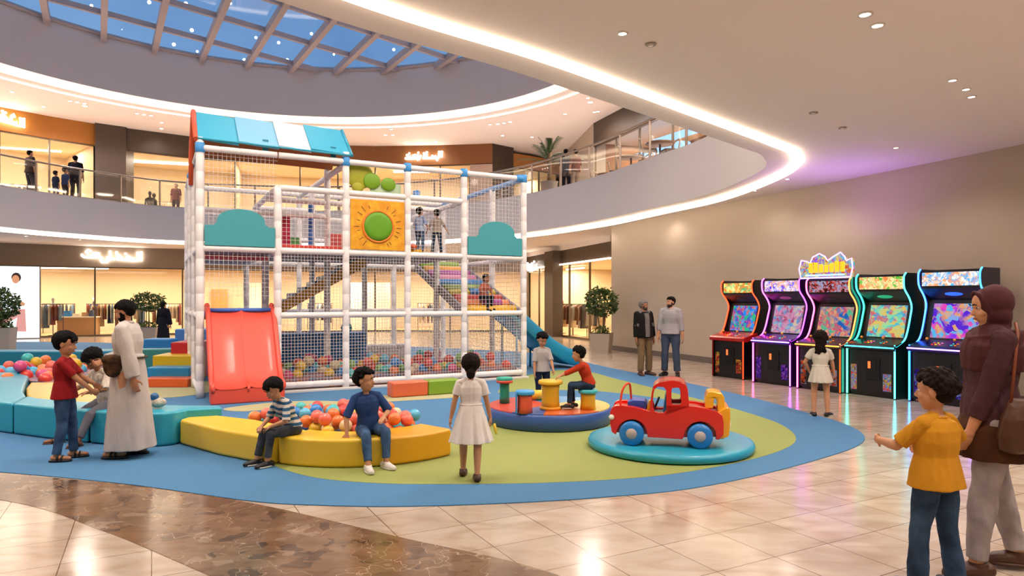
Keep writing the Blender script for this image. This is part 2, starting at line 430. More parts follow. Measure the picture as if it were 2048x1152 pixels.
# ---------------------------------------------------------------- shop fronts
M_CREAMW = mat('shop_cream_wall', '#dcc7a6', .6)
M_SHOPC = mat('shop_ceiling_paint', '#ecdcc0', .6)
M_MULL = mat('shop_mullion_metal', '#6b5a48', .35, .4)
M_SG = glass('shop_glass', '#fbf8f2', .07)
M_SFL = mat('shop_floor_tile', '#c9a878', .25)
def P2(px, D): return Vector(at(px, D))
def shop_run(pts, z0, zf, z1, fm, name, label, depth=5.5, step=1.6, pane=True, th=.25, mull=True):
    """a glazed shop front along a path: fascia above, panes and mullions below"""
    t = thing(name, label, 'shop front', (0, 0, 0))
    off = offset_loop(pts, th, False)
    mb = MB(); k = len(pts)
    for i in range(k-1):
        a, b, c, d = pts[i], pts[i+1], off[i+1], off[i]
        mb.add([(a.x,a.y,zf),(b.x,b.y,zf),(c.x,c.y,zf),(d.x,d.y,zf),(a.x,a.y,z1),(b.x,b.y,z1),(c.x,c.y,z1),(d.x,d.y,z1)],
               [(0,3,2,1),(4,5,6,7),(0,1,5,4),(1,2,6,5),(2,3,7,6),(3,0,4,7)])
    mb.build('fascia', fm, t)
    if pane:
        mid = offset_loop(pts, .1, False)
        for i in range(k-1):
            a, b = mid[i], mid[i+1]; L = (b-a).length; nn = max(1, round(L/step))
            MB().add([(a.x,a.y,z0+.05),(b.x,b.y,z0+.05),(b.x,b.y,zf),(a.x,a.y,zf)], [(0,1,2,3)]).build('glass_pane', M_SG, t)
            ang = math.atan2(b.y-a.y, b.x-a.x)
            for j in range(nn):
                c = a + (b-a)*(j/nn); M = Matrix.Translation((c.x, c.y, 0)) @ Matrix.Rotation(ang, 4, 'Z')
                MB().box((-.035, -.04, z0+.05), (.035, .04, zf), 0, M).build('mullion', M_MULL, t)
            M = Matrix.Translation((a.x, a.y, 0)) @ Matrix.Rotation(ang, 4, 'Z')
            MB().box((0, -.05, z0), (L, .05, z0+.08), 0, M).build('bottom_rail', M_MULL, t)
            MB().box((0, -.04, zf-.06), (L, .04, zf), 0, M).build('top_rail', M_MULL, t)
    return t
def room_behind(pts, z0, z1, depth, idx, wallm=None, light=130):
    """interior of the shop: floor, back wall, ceiling and its lamps"""
    bk = offset_loop(pts, depth, False); k = len(pts)
    fr = offset_loop(pts, .26, False)
    mb = MB()
    for i in range(k-1):
        a, b, c, d = fr[i], fr[i+1], bk[i+1], bk[i]
        m1 = MB(); m1.quad((a.x,a.y,z0+.02),(b.x,b.y,z0+.02),(c.x,c.y,z0+.02),(d.x,d.y,z0+.02)); struct(m1.build('floor_shop', M_SFL))
        mb.quad((d.x,d.y,z0),(c.x,c.y,z0),(c.x,c.y,z1),(d.x,d.y,z1), 1)
        m1 = MB(); m1.quad((a.x,a.y,z1-.12),(d.x,d.y,z1-.12),(c.x,c.y,z1-.12),(b.x,b.y,z1-.12)); struct(m1.build('ceiling_shop', M_SHOPC))
    for q, r in ((fr[0], bk[0]), (fr[-1], bk[-1])):
        mb.quad((q.x,q.y,z0),(r.x,r.y,z0),(r.x,r.y,z1),(q.x,q.y,z1), 1)
    struct(mb.build('wall_shop', [M_SFL, wallm or M_CREAMW, M_SHOPC]), 'warm lit shop interior walls')
    for i in range(k-1):
        a, b, c, d = fr[i], fr[i+1], bk[i+1], bk[i]
        cc = (a+b+c+d)/4; L = (b-a).length
        l = bpy.data.lights.new('shop_ceiling_lamp', 'AREA'); l.shape = 'RECTANGLE'; l.size = L*.75; l.size_y = .9
        l.energy = light*L/3; l.color = (1, .86, .68)
        o = bpy.data.objects.new('shop_ceiling_lamp', l); COL.objects.link(o)
        o.location = (cc.x, cc.y, z1-.16); o.rotation_euler = (0, 0, math.atan2(b.y-a.y, b.x-a.x))
G = [P2(-330, 26), P2(-150, 27.5), P2(0, 29.5), P2(190, 31.5), P2(365, 33.2), P2(550, 35), P2(750, 36.3), P2(900, 36.3), P2(1052, 36)]
M_FTAUPE = mat('taupe_fascia', '#8d7a69', .5)
shop_run(G, 0, 3.25, ZC, M_FTAUPE, 'storefront', 'ground floor shop front with taupe fascia and lit Arabic sign on the far left', step=3.2)
room_behind(G, 0, 3.5, 5.5, 0)
R = [P2(1052, 36), P2(1100, 32.5), Vector((3.85, 26.2))]
M_FDARK = mat('dark_brown_fascia', '#4f4035', .45)
sr = shop_run(R, 0, 3.35, 3.98, M_FDARK, 'storefront', 'ground floor shop front with dark fascia beside the beige wall', step=2.4)
room_behind(R, 0, 3.5, 5.0, 1)
# light line and pier of that front
for i in range(2):
    a, b = offset_loop(R, -.03, False)[i:i+2]
    MB().tube([(a.x,a.y,3.33),(b.x,b.y,3.33)], .035, 6).build('light_line', M_LED, sr)
pp = P2(1107, 31.7); M = Matrix.Translation((pp.x, pp.y, 0)) @ Matrix.Rotation(math.atan2(-9.8, 3.1), 4, 'Z')
MB().box((-.55, -.25, 0), (.55, .25, 3.98), 0, M).build('pier', M_FDARK, sr)
mb = MB(); mb.prism([(p.x, p.y) for p in offset_loop(R, -.05, False)] + [(p.x, p.y) for p in reversed(offset_loop(R, .3, False))], 3.98, ZC)
struct(mb.build('trim_9', M_CEIL, fix=True))

UP = {'a': [P2(-330, 25.5), P2(-150, 27), P2(0, 29), P2(100, 30.5), P2(190, 31.8)],
      'b': [P2(190, 31.6), P2(252, 32.4)],
      'c': [P2(252, 32.6), P2(385, 34.3), P2(470, 35)],
      'd': [P2(470, 35), P2(600, 36), P2(750, 36.4), P2(880, 36.2), P2(985, 35.8)],
      'e': [P2(985, 35.8), P2(1027, 36.8)],
      'f': [P2(1027, 37.4), P2(1080, 38.6), P2(1118, 39.6)]}
M_FOR = mat('orange_fascia', '#a3651c', .5); M_FBR = mat('brown_fascia', '#7c4b20', .5); M_FDK = mat('darkest_brown_fascia', '#3f3026', .5)
M_FLT = mat('light_orange_fascia', '#bb7f43', .5)
shop_run(UP['a'], ZS, 9.0, ZU, M_FOR, 'storefront', 'upper floor shop front with orange fascia at the left edge', step=2.6); room_behind(UP['a'], ZS, 9.2, 5, 2)
p_ = UP['b']; MB_ = MB().prism([(p_[0].x,p_[0].y),(p_[1].x,p_[1].y),(p_[1].x-.3,p_[1].y+1.2),(p_[0].x-.3,p_[0].y+1.2)], ZS, ZU)
struct(MB_.build('wall_pier', M_FDK, fix=True), 'dark brown pier between upper shops')
shop_run(UP['c'], ZS, 8.95, ZU, M_FDK, 'storefront', 'upper floor shop front with dark brown fascia left of the play frame roof', step=3); room_behind(UP['c'], ZS, 9.2, 5, 3)
shop_run(UP['d'], ZS, 8.95, ZU, M_FBR, 'storefront', 'upper floor shop front with brown fascia and lit sign above the play frame', step=2.2); room_behind(UP['d'], ZS, 9.2, 5, 4)
p_ = UP['e']; struct(MB().prism([(p_[0].x,p_[0].y-.02),(p_[1].x,p_[1].y),(p_[1].x-.3,p_[1].y+3),(p_[0].x-.3,p_[0].y+3)], ZS, ZU).build('wall_pier', M_FDK, fix=True), 'dark brown corner pier')
p_ = UP['d'][-1]; q_ = P2(940, 36.0)
struct(MB().prism([(q_.x,q_.y-.1),(p_.x,p_.y-.06),(p_.x,p_.y+.1),(q_.x,q_.y+.1)], ZS, 8.9).build('trim_10', mat('mauve_panel', '#a98f80', .6), fix=True))
shop_run(UP['f'], ZS, 9.1, 9.85, M_FLT, 'storefront', 'upper floor shop front with light orange fascia behind the palm', step=1.6); room_behind(UP['f'], ZS, 9.2, 5, 5)
a = P2(1118, 39.6); b = P2(1187, 31.7); c = P2(1275, 28.0); d = P2(1420, 23.5); e = P2(1600, 19)
struct(MB().prism([(a.x,a.y),(b.x,b.y),(b.x+.6,b.y+.2),(a.x+.6,a.y+.2)], ZS, ZU).build('wall_gallery', M_WALL, fix=True), 'beige wall on the upper gallery')
rest = shop_run([b, c, d, e], ZS, 8.9, ZU, M_FDK, 'cafe_storefront', 'upper floor cafe front with dark brown fascia behind the glass railing', step=2.6)
room_behind([b, c, d, e], ZS, 9.2, 4, 6, mat('restaurant_wall', '#8a5a34', .6), 110)
# blue lit ribbons inside the cafe
for k_, (s, z) in enumerate(((.0, 7.6), (.35, 8.0), (.6, 8.3))):
    A = b + (d-b)*(s*.8) + Vector((.9, .35)); B = b + (d-b)*(s*.8+.32) + Vector((1.2, .5))
    mb = MB(); mb.prism(rrect(-1.7, -.35, 1.7, .35, .3), 0, .06, 0, Matrix.Translation(((A.x+B.x)/2, (A.y+B.y)/2, z)) @ Matrix.Rotation(math.atan2(B.y-A.y, B.x-A.x), 4, 'Z'))
    tag(mb.build('hanging_light', emis('cafe_blue', '#8fb8f2', 1.6)), ['low blue oval light panel at the left end of the cafe', 'middle blue oval light panel hanging in the cafe', 'highest blue oval light panel at the right end of the cafe'][k_], 'light')

# ---------------------------------------------------------------- Arabic sign lettering as lit strokes
def sign(strokes, org, ex, sc, label, r=.045, z=None, gl=7):
    """strokes in photograph pixels, put on the fascia plane"""
    mb = MB()
    for s in strokes:
        pts = []
        for (x, y) in s:
            pts.append((org[0] + ex[0]*x*sc, org[1] + ex[1]*x*sc, org[2] - y*sc))
        if len(pts) == 1:
            mb.sphere(pts[0], r*1.05, 8, 6)
        else: mb.tube(pts, r, 8)
    return tag(mb.build('shop_sign', emis('sign_white', '#fff6e6', gl)), label, 'sign')
S1 = [[(1112,245),(1112,325)], [(1083,250),(1084,322),(1040,322),(985,318),(930,315)], [(1046,322),(1046,296)], [(1010,318),(990,300),(1005,283),(1022,296),(1010,314)],
      [(930,315),(935,280),(950,292),(942,314)], [(912,252),(918,315),(930,315)], [(860,246),(866,312),(900,315)], [(866,312),(835,316),(838,300),(852,296),(858,318),(835,338),(795,338),(786,322),(800,300)],
      [(768,264),(776,302),(740,303)], [(740,303),(738,285)], [(740,303),(690,303),(660,302),(642,290),(644,278)], [(720,300),(718,285),(705,292)],
      [(690,278),(672,262),(694,242)], [(985,268)], [(733,268)], [(748,268)], [(708,252)]]
a, b = G[2], G[3]; ex = (b-a).normalized(); fz = .045
q = P2(219, 31.55); nrm = Vector((ex.y, -ex.x))*.08
sc = 31.7/F/4
a, b = G[3], G[4]; ex = (b-a).normalized(); q = a + (b-a)*.19 + nrm
sign([[(x-880, y-290) for x, y in s] for s in S1], (q.x, q.y, 3.76), ex/1.15, sc, 'glowing white Arabic lettering on the ground floor taupe fascia', .05)
S2 = [[(208,292),(208,370)], [(182,294),(184,362),(150,358),(100,352),(60,348),(0,342)], [(148,356),(142,330)], [(120,354),(104,326),(112,290),(126,276),(132,300)], [(60,348),(46,325),(60,305),(76,322),(64,346)],
      [(24,344),(14,318),(26,300),(38,318)], [(44,286)], [(60,276)], [(36,268)], [(0,330),(-30,340),(-60,330),(-66,300)], [(-100,262),(-96,340),(-60,342)]]
a, b = UP['a'][2], UP['a'][3]; ex = (b-a).normalized(); q = P2(26, 29.25)
sign([[(x-104, y-320) for x, y in s] for s in S2], (q.x, q.y-.12, 9.5), ex/1.2, 29.2/F/4, 'glowing white Arabic lettering on the orange fascia at the upper left', .055)
S3 = [[(1160,488),(1156,540)], [(1138,490),(1132,545),(1090,546),(1060,545)], [(1110,545),(1106,525)], [(1085,544),(1080,522)], [(1062,545),(1035,545),(1000,546)], [(1030,545),(1036,492)], [(1014,545),(1010,520)],
      [(985,520),(975,550),(955,560)], [(960,515),(955,545),(930,548),(880,548),(855,545)], [(930,546),(920,522),(938,516),(944,530)], [(900,546),(898,525)], [(880,530),(868,515)], [(1120,562)], [(1012,505)], [(965,500)], [(890,505)]]
a, b = UP['d'][2], UP['d'][3]; ex = (b-a).normalized(); q = P2(847, 36.1)
sign([[(x-1008, y-525) for x, y in s] for s in S3], (q.x, q.y, 9.42), ex, 36.1/F/4.096, 'glowing white Arabic lettering on the brown fascia above the play frame', .055)
q = P2(1055, 35.3)
sign([[(0,0),(6,22),(40,24)], [(20,4),(22,22)], [(40,2),(40,24),(70,22),(74,8)], [(56,0)]], (q.x, q.y, 3.65), Vector((.3, -.95)), 36/F*.7, 'small glowing sign at the left end of the dark fascia', .05)

# ---------------------------------------------------------------- glass railing along the slab edge
rl = thing('glass_railing', 'glass balustrade with metal handrail round the upper floor edge', 'railing', (0, 0, 0))
M_STEEL = mat('brushed_steel', '#a9988a', .3, .8)
i0 = 45; i1 = 152
path = offset_loop(Lc, .42)[i0:i1]
mb = MB(); mb.tube([(p.x, p.y, ZS+1.12) for p in path], .035, 8); mb.build('handrail', M_STEEL, rl)
MB().tube([(p.x, p.y, ZS+.06) for p in path], .03, 6).build('base_rail', M_STEEL, rl)
M_RG = glass('railing_glass', '#e9eef2', .1)
acc = 0; last = path[0]; posts = [0]
for i in range(1, len(path)):
    acc += (path[i]-path[i-1]).length
    if acc > 1.45: posts.append(i); acc = 0
for i in posts:
    p = path[i]; MB().box((p.x-.03, p.y-.03, ZS+.03), (p.x+.03, p.y+.03, ZS+1.1)).build('post', M_STEEL, rl)
mb = MB(); q = [(p.x, p.y) for p in path]; k = len(q)
mb.add([(x, y, ZS+.1) for x, y in q] + [(x, y, ZS+1.05) for x, y in q], [(i, i+1, k+i+1, k+i) for i in range(k-1)], 0, True)
mb.build('glass_panel', M_RG, rl)
# ================================================================= soft play frame
from mathutils.geometry import tessellate_polygon
def prism_holes(mb, outer, holes, t0, t1, mi=0, axis='y', M=None):
    """solid plate with holes: 2-D outline (a, z) extruded along the third axis"""
    loops = [outer] + holes
    tris = tessellate_polygon([[Vector((p[0], p[1], 0)) for p in l] for l in loops])
    flat = [p for l in loops for p in l]; n = len(flat)
    def V(p, t): return (p[0], t, p[1]) if axis == 'y' else ((t, p[0], p[1]) if axis == 'x' else (p[0], p[1], t))
    vs = [V(p, t0) for p in flat] + [V(p, t1) for p in flat]
    fs = [tuple(t) for t in tris] + [tuple(n+i for i in t)[::-1] for t in tris]
    o = 0
    for l in loops:
        k = len(l)
        for i in range(k): fs.append((o+i, o+(i+1) % k, n+o+(i+1) % k, n+o+i))
        o += k
    return mb.add(vs, fs, mi, False, M)

TH = math.atan2(.471, .882); FA = Vector((-5.385, 11.65))
FU = Vector((math.cos(TH), math.sin(TH))); FV = Vector((-math.sin(TH), math.cos(TH)))
def fw(x, y, z=0):
    p = FA + FU*x + FV*y; return (p.x, p.y, z)
fr = thing('indoor_playground', 'tall white padded indoor play frame with nets, teal panels and striped roof', 'play frame', fw(0, 0), TH)
XS = [0, 1.285, 2.523, 3.751, 4.976, 6.39]; YS = [0, 1.53, 3.06, 4.6]
M_FOAM = mat('white_foam_sleeve', '#efe8e6', .65, bump=.15, bs=60)
M_COLB = mat('blue_collar', '#3f93d6', .5); M_COLP = mat('pale_blue_sleeve', '#8fb4e0', .6)
M_NET = mat('net_cord', '#d6cfca', .8)
def foam(p, q, r=.06, name='beam', m=None, seam=.31):
    p, q = Vector(p), Vector(q); L = (q-p).length; n = max(1, round(L/seam)); pts = []; rs = []
    for i in range(n):
        for t, dr in ((.04, 0), (.5, .0015), (.96, 0)):
            pts.append(p.lerp(q, (i+t)/n)); rs.append(r+dr)
        if i < n-1: pts.append(p.lerp(q, (i+1)/n)); rs.append(r-.006)
    return MB().tube(pts, rs, 12).build(name, m or M_FOAM, fr)
PR, BR = .066, .056
H = 4.33
def post(x, y, z1, z0=0): foam((x, y, z0), (x, y, z1), PR, 'post')
for i, x in enumerate(XS):
    post(x, 0, 3.75 if i == 1 else (4.52 if i in (0, 2) else H))
for y in YS[1:]: post(0, y, 4.52 if y == 1.53 else H); post(XS[5], y, H)
for x in XS[1:5]: post(x, YS[3], H if x > 2 else 3.75)
for x in (XS[2], XS[4]): post(x, YS[1], 4.5 if x < 3 else 3.75)
post(XS[1], YS[1], 2.6); post(XS[3], YS[2], 3.75); post(XS[2], YS[2], 4.3)
def bx(x0, x1, y, z, m=None): foam((x0, y, z), (x1, y, z), BR, 'beam', m)
def by(x, y0, y1, z, m=None): foam((x, y0, z), (x, y1, z), BR, 'beam', m)
for i in range(5): bx(XS[i], XS[i+1], 0, H)
for i in range(1, 4): bx(XS[i], XS[i+1], 0, 3.74)
for i in range(5): bx(XS[i], XS[i+1], 0, 2.6)
for i in range(1, 5): bx(XS[i], XS[i+1], 0, 1.42)
for i in range(1, 5): bx(XS[i], XS[i+1], 0, .14)
for k in range(3):
    for z in (.14, 1.42, 2.6, H): by(0, YS[k], YS[k+1], z)
    for z in (.14, 1.42, 2.6): by(XS[5], YS[k], YS[k+1], z)
    by(XS[5], YS[k], YS[k+1], H, M_COLP)
for z in (2.6, 3.2, 3.75): bx(0, XS[5], YS[3], z)
bx(0, XS[5], YS[3], 1.42); bx(0, XS[2], YS[1], 3.45); bx(0, XS[5], YS[3], H)
by(XS[1], 0, YS[2], 3.74); by(XS[2], 0, YS[3], 4.28); bx(XS[1], XS[2], YS[2], 3.74)
by(XS[4], 0, YS[2], 3.74); by(XS[3], 0, YS[3], 2.6); by(XS[1], 0, YS[3], 2.6); bx(XS[1], XS[4], YS[1], 3.74)
def collar(x, y, z, ax='z'):
    d = Vector((0, 0, .085)) if ax == 'z' else (Vector((.085, 0, 0)) if ax == 'x' else Vector((0, .085, 0)))
    p = Vector((x, y, z)); MB().tube([p-d, p-d*.9, p+d*.9, p+d], [.068, .078, .078, .068], 14).build('corner_sleeve', M_COLB, fr)
for i in (0, 2, 3, 4, 5): collar(XS[i], 0, H, 'z')
collar(XS[5]-.1, .0, H, 'x'); collar(XS[4], YS[2]-.2, H-.02, 'y'); collar(0, YS[2], H, 'y'); collar(0, YS[1], H, 'z'); collar(XS[5], YS[2], H, 'y')
# nets
def net(p, a, b, w, h, sp=.058, r=.003, name='net', sag=0):
    """grid of cords over the plate p + s*a + t*b"""
    mb = MB(); p, a, b = Vector(p), Vector(a).normalized(), Vector(b).normalized(); nrm = a.cross(b)
    def strip(q, d, L, s):
        o = s*r; m_ = nrm*r
        v = [q-o-m_, q+o-m_, q+o+m_, q-o+m_]; v2 = [x + d*L for x in v]
        mb.add(v+v2, [(0,1,5,4),(1,2,6,5),(2,3,7,6),(3,0,4,7)])
    n = int(w/sp)
    for i in range(1, n): strip(p + a*(w*i/n), b, h, a)
    n = int(h/sp)
    for i in range(1, n): strip(p + b*(h*i/n), a, w, b)
    return mb.build(name, M_NET, fr)
X, Z = (1, 0, 0), (0, 0, 1); Y = (0, 1, 0)
for i in range(1, 5):
    w = XS[i+1]-XS[i]
    net((XS[i], -.005, .18), X, Z, w, 1.2)
    net((XS[i], -.005, 1.46), X, Z, w, 1.1, .08 if i == 4 else .058, .0025 if i == 4 else .003)
net((0, .01, 1.7), X, Z, 1.285, .85, .075); net((0, .03, 2.65), X, Z, 1.285, 1.65, .07)
net((XS[1], .03, 2.65), X, Z, 1.24, 1.05, .075); net((XS[3], .03, 2.65), X, Z, 1.22, 1.05, .075, .0025); net((XS[4], .03, 2.65), X, Z, 1.4, 1.65, .08, .0025)
net((XS[3], .03, 3.78), X, Z, 1.22, .5, .06)
for k in range(3):
    net((-.01, YS[k], .18), Y, Z, 1.53, 1.2, .08); net((-.01, YS[k], 1.46), Y, Z, 1.53, 1.1, .08); net((-.01, YS[k], 2.65), Y, Z, 1.53, 1.65, .08)
    net((XS[5], YS[k], .18), Y, Z, 1.53, 1.2, .09); net((XS[5], YS[k], 2.65), Y, Z, 1.53, 1.65, .09, .0025); net((XS[5], YS[k], 1.46), Y, Z, 1.53, 1.1, .09)
net((0, YS[3], 2.65), X, Z, 6.39, 1.05, .09); net((0, YS[3], .2), X, Z, 6.39, 1.2, .1); net((XS[1], YS[2], 2.65), X, Z, 3.7, 1.05, .08)
# decks (underside mauve foam, top coloured mats)
M_DECK = mat('deck_vinyl', '#8f7f8c', .6); M_RED = mat('red_vinyl', '#d3453a', .45); M_YEL = mat('yellow_vinyl', '#e8b41f', .42); M_BLU = mat('blue_vinyl', '#2f7fc4', .42)
M_ORG = mat('orange_vinyl', '#e2602c', .42); M_GRN = mat('green_vinyl', '#7da52b', .42); M_TEAL = mat('teal_vinyl', '#2fa0ba', .4); M_PUR = mat('purple_vinyl', '#a94a9b', .45); M_TEALP = mat('teal_panel', '#3f9aa2', .6)
MB().box((.07, .1, 2.56), (XS[1]-.07, 4.5, 2.63)).build('deck', M_DECK, fr, .01)
MB().box((XS[1]+.07, .1, 2.56), (XS[4]-.05, 3.0, 2.63)).build('deck', M_DECK, fr, .01)
MB().box((XS[4]+.07, .1, 1.36), (XS[5]-.07, .75, 1.44)).build('deck', M_DECK, fr, .01)
MB().box((.07, .1, 1.36), (XS[1]-.07, 3.0, 1.43)).build('deck', M_DECK, fr, .01)
MB().box((XS[1]+.08, .07, 2.63), (XS[2]-.08, 1.4, 2.72)).build('deck_mat', M_RED, fr, .02)
MB().box((.09, .5, 2.44), (XS[1]-.09, .62, 2.53)).build('deck_mat', mat('pink_vinyl', '#d4606b', .45), fr, .02)
MB().box((.09, .3, 1.43), (XS[1]-.09, 1.4, 1.5)).build('deck_mat', mat('cobalt_vinyl', '#4a6fd8', .45), fr, .02)
MB().tube([(XS[3]+.12, .35, 2.68), (XS[3]+.42, .35, 2.68)], .06, 10).build('bolster', M_YEL, fr)
MB().sphere((XS[3]+.2, .3, 2.79), (.11, .08, .06)).build('bolster', M_ORG, fr)
# roller stairs on the right
rc = [M_YEL, mat('orange_roller', '#e8874f', .45), M_RED, mat('lemon_roller', '#dcc42f', .45), mat('moss_roller', '#8fa65c', .45), M_BLU, mat('pink_roller', '#e58fb4', .45), M_PUR, mat('amber_roller', '#e89f2b', .45), M_GRN]
for i in range(10):
    y = .16 + i*.3; z = 1.49 + i*.118
    x0, x1 = XS[4]+.08, XS[5]-.12 - .02*i
    o = MB().tube([(x0, y, z), (x0+.02, y, z), (x1-.02, y, z), (x1, y, z)], [.06, .1, .1, .06], 14).build('roller_step', rc[i], fr)
    if i in (1, 3): MB().tube([(x0+.5, y-.01, z+.02), (x0+.52, y-.01, z+.02), (x1-.2, y-.01, z+.02)], .1, 14).build('roller_step', [M_PUR, M_BLU][i == 3], fr)
for x in (XS[4]+.04, XS[5]-.08):
    mb = MB(); mb.add([(x-.03, 0, 1.3), (x-.03, 3.0, 2.42), (x-.03, 3.0, 2.6), (x-.03, 0, 1.5), (x+.03, 0, 1.3), (x+.03, 3.0, 2.42), (x+.03, 3.0, 2.6), (x+.03, 0, 1.5)],
        [(0,1,2,3),(7,6,5,4),(0,4,5,1),(1,5,6,2),(2,6,7,3),(3,7,4,0)]); mb.build('stair_stringer', mat('stringer_grey', '#8d8290', .6), fr, fix=True)
# blue and orange stair inside on the left
for i in range(9):
    x = XS[1]+.15 + i*.21; z = 1.42+.02+i*.125
    MB().box((x, 1.6, z), (x+.25, 2.5, z+.16)).build('foam_step', M_BLU if i < 5 else mat('turquoise_step', '#3fa3bd', .45), fr, .03)
mb = MB(); x0, x1 = XS[1]+.1, XS[1]+2.05
mb.add([(x0, 1.5, 1.3), (x1, 1.5, 2.42), (x1, 1.5, 2.66), (x0, 1.5, 1.52), (x0, 1.58, 1.3), (x1, 1.58, 2.42), (x1, 1.58, 2.66), (x0, 1.58, 1.52)],
       [(0,1,2,3),(7,6,5,4),(0,4,5,1),(1,5,6,2),(2,6,7,3),(3,7,4,0)]); mb.build('stair_stringer', mat('amber_stringer', '#cf8f2c', .5), fr, fix=True)
# plinth, rear posts padding, low blue blocks behind the ball pit
MB().box((XS[1]-.1, -.1, 0), (XS[5]+.08, 4.65, .05)).build('base_mat', mat('plinth_white', '#d9d2cc', .6), fr, .01)
MB().box((XS[1]+.1, 2.9, .05), (XS[3], 3.3, .95)).build('foam_wall', M_BLU, fr, .04)
MB().box((XS[3]+.1, 3.2, .05), (XS[4], 3.5, .6)).build('foam_wall', mat('white_foam_wall', '#d8d4d4', .6), fr, .04)
MB().sphere((XS[2]+.75, 2.9, 1.05), .13).build('foam_ball', mat('aqua_foam', '#4fb3c8', .5), fr)
MB().box((XS[1]+.1, 2.6, .05), (XS[4]-.2, 2.75, .32)).build('foam_wall', mat('amber_low_wall', '#c98b4a', .5), fr, .03)
# teal cloud panels
def arch(x0, x1, zb, zs, zt, cx, rw):
    pts = [(x0, zb), (x1, zb), (x1, zs)]
    pts.append((cx+rw+.06, zs)); n = 14
    for i in range(n+1):
        a = PI*i/n; pts.append((cx+rw*math.cos(a), zs+.05+(zt-zs-.05)*math.sin(a)**.8))
    pts += [(cx-rw-.06, zs), (x0, zs)]
    return pts
for (x0, x1, zs, zt, cx, rw) in ((.07, XS[1]-.06, 3.0, 3.3, .66, .4), (XS[4]+.07, XS[5]-.07, 3.02, 3.36, 5.72, .42)):
    mb = MB(); prism_holes(mb, arch(x0, x1, 2.65, zs, zt, cx, rw), [], -.06, -.02); o = mb.build('cloud_panel', M_TEALP, fr, fix=True); tag(o, 'teal foam panel with a rounded hump on top')
# yellow sun panel with green disc
sp = MB().box((XS[2]+.08, -.05, 2.67), (XS[3]-.08, -.0, 3.63)).build('sun_panel', mat('sun_panel_yellow', '#e8ad1c', .6, var=.3, vs=9, col2='#d98f10'), fr, .01)
cx, czz = (XS[2]+XS[3])/2, 3.13
def disc_y(r, y0, y1, n=40, sx=1): return Matrix.Translation((cx, 0, czz)) @ Matrix.Rotation(PI/2, 4, 'X')
mb = MB(); mb.lathe([(0, .075), (.2, .073), (.28, .066), (.285, .05)], 40, 0, disc_y(0,0,0)); mb.build('green_disc', mat('disc_green', '#5f9a12', .5), sp)
mb = MB(); mb.tube([(cx+.3*math.cos(a*PI/16), -.055, czz+.3*math.sin(a*PI/16)-.01) for a in range(32)], .022, 8, closed=True, caps=False); mb.build('disc_rim', mat('disc_rim_orange', '#e07a1e', .5), sp)
random.seed(3)
for k in range(22):
    a = 2*PI*k/22 + random.uniform(-.1, .1); r0 = .37; r1 = r0 + random.uniform(.05, .13)
    if abs(math.cos(a)*r1) > .5 or abs(math.sin(a)*r1) > .44: continue
    M = Matrix.Translation((cx, -.053, czz)) @ Matrix.Rotation(-a, 4, 'Y')
    MB().box((r0, -.003, -.006), (r1, .003, .006), 0, M).build('sun_ray', mat('ray_brown', '#7a4d17', .6), sp)
# green bushes above
for (px, pz, rx, rz, c) in ((.22, .19, .27, .26, '#a3a420'), (.45, .1, .17, .16, '#6f9a10'), (.78, .06, .15, .13, '#6f9a10'), (.18, -.02, .12, .12, '#a9a82a')):
    z0 = 3.92
    MB().sphere((XS[2]+px+.08, .12 - .04*(px > .3), z0+pz), (rx, .04, rz), 24, 14).build('bush_panel', mat('bush_'+c, c, .5), fr)
MB().box((XS[2]+.5, .1, 3.8), (XS[3]-.1, .13, 4.0)).build('window_panel', mat('mint_plate', '#b8cfa8', .4), fr, .01)
# rear coloured nets and blocks seen through
for x, y, z, w, h, c in ((XS[1]+.2, 1.62, 2.75, .3, .75, '#c2224f'), (XS[1]+.25, 1.65, 2.7, .45, .3, '#5a9a4f'), (XS[2]-.35, 1.7, 2.75, .1, 1.0, '#3e74c8'), (.75, 2.0, 3.1, .12, .25, '#c83a55'), (XS[2]+.3, 3.0, 2.75, .4, .5, '#c84a45')):
    MB().box((x, y, z), (x+w, y+.05, z+h)).build('rear_panel', mat('rear_'+c, c, .6), fr, .01)
# striped roof
st = [(0-.04, .62, '#35a7c4'), (.62, 1.3, '#74b4d2'), (1.3, 1.87, '#d9dade'), (1.87, 2.6, '#35a7c4')]
rf = None
for i, (x0, x1, c) in enumerate(st):
    mb = MB()
    mb.add([(x0, -.06, 4.5), (x1, -.06, 4.46), (x1, .7, 5.09), (x0, .7, 5.12), (x0, -.04, 4.46), (x1, -.04, 4.42), (x1, .7, 5.04), (x0, .7, 5.07)],
           [(0,1,2,3),(7,6,5,4),(0,4,5,1),(1,5,6,2),(2,6,7,3),(3,7,4,0)])
    mb.build('roof_stripe', mat('roof_'+c, c, .55), fr, fix=True)
mb = MB(); mb.add([(-.04, .7, 5.11), (2.6, .7, 5.08), (2.6, 1.46, 4.46), (-.04, 1.46, 4.5), (-.04, .7, 5.06), (2.6, .7, 5.03), (2.6, 1.44, 4.42), (-.04, 1.44, 4.46)],
       [(0,1,2,3),(7,6,5,4),(0,4,5,1),(1,5,6,2),(2,6,7,3),(3,7,4,0)]); mb.build('roof_rear_slope', mat('roof_underside_orange', '#a8622a', .6), fr, fix=True)
MB().tube([(-.07, -.06, 4.46), (-.07, .7, 5.12), (-.07, 1.46, 4.46), (-.07, 1.5, 3.9)], .045, 8).build('roof_edge', M_RED if 0 else mat('roof_edge_orange', '#e0592f', .5), fr)
MB().tube([(2.62, -.08, 4.44), (2.62, .7, 5.09)], .03, 8).build('roof_edge', M_TEAL, fr)
MB().tube([(-.04, -.06, 4.48), (2.6, -.08, 4.44)], .018, 6).build('roof_edge', M_TEAL, fr)
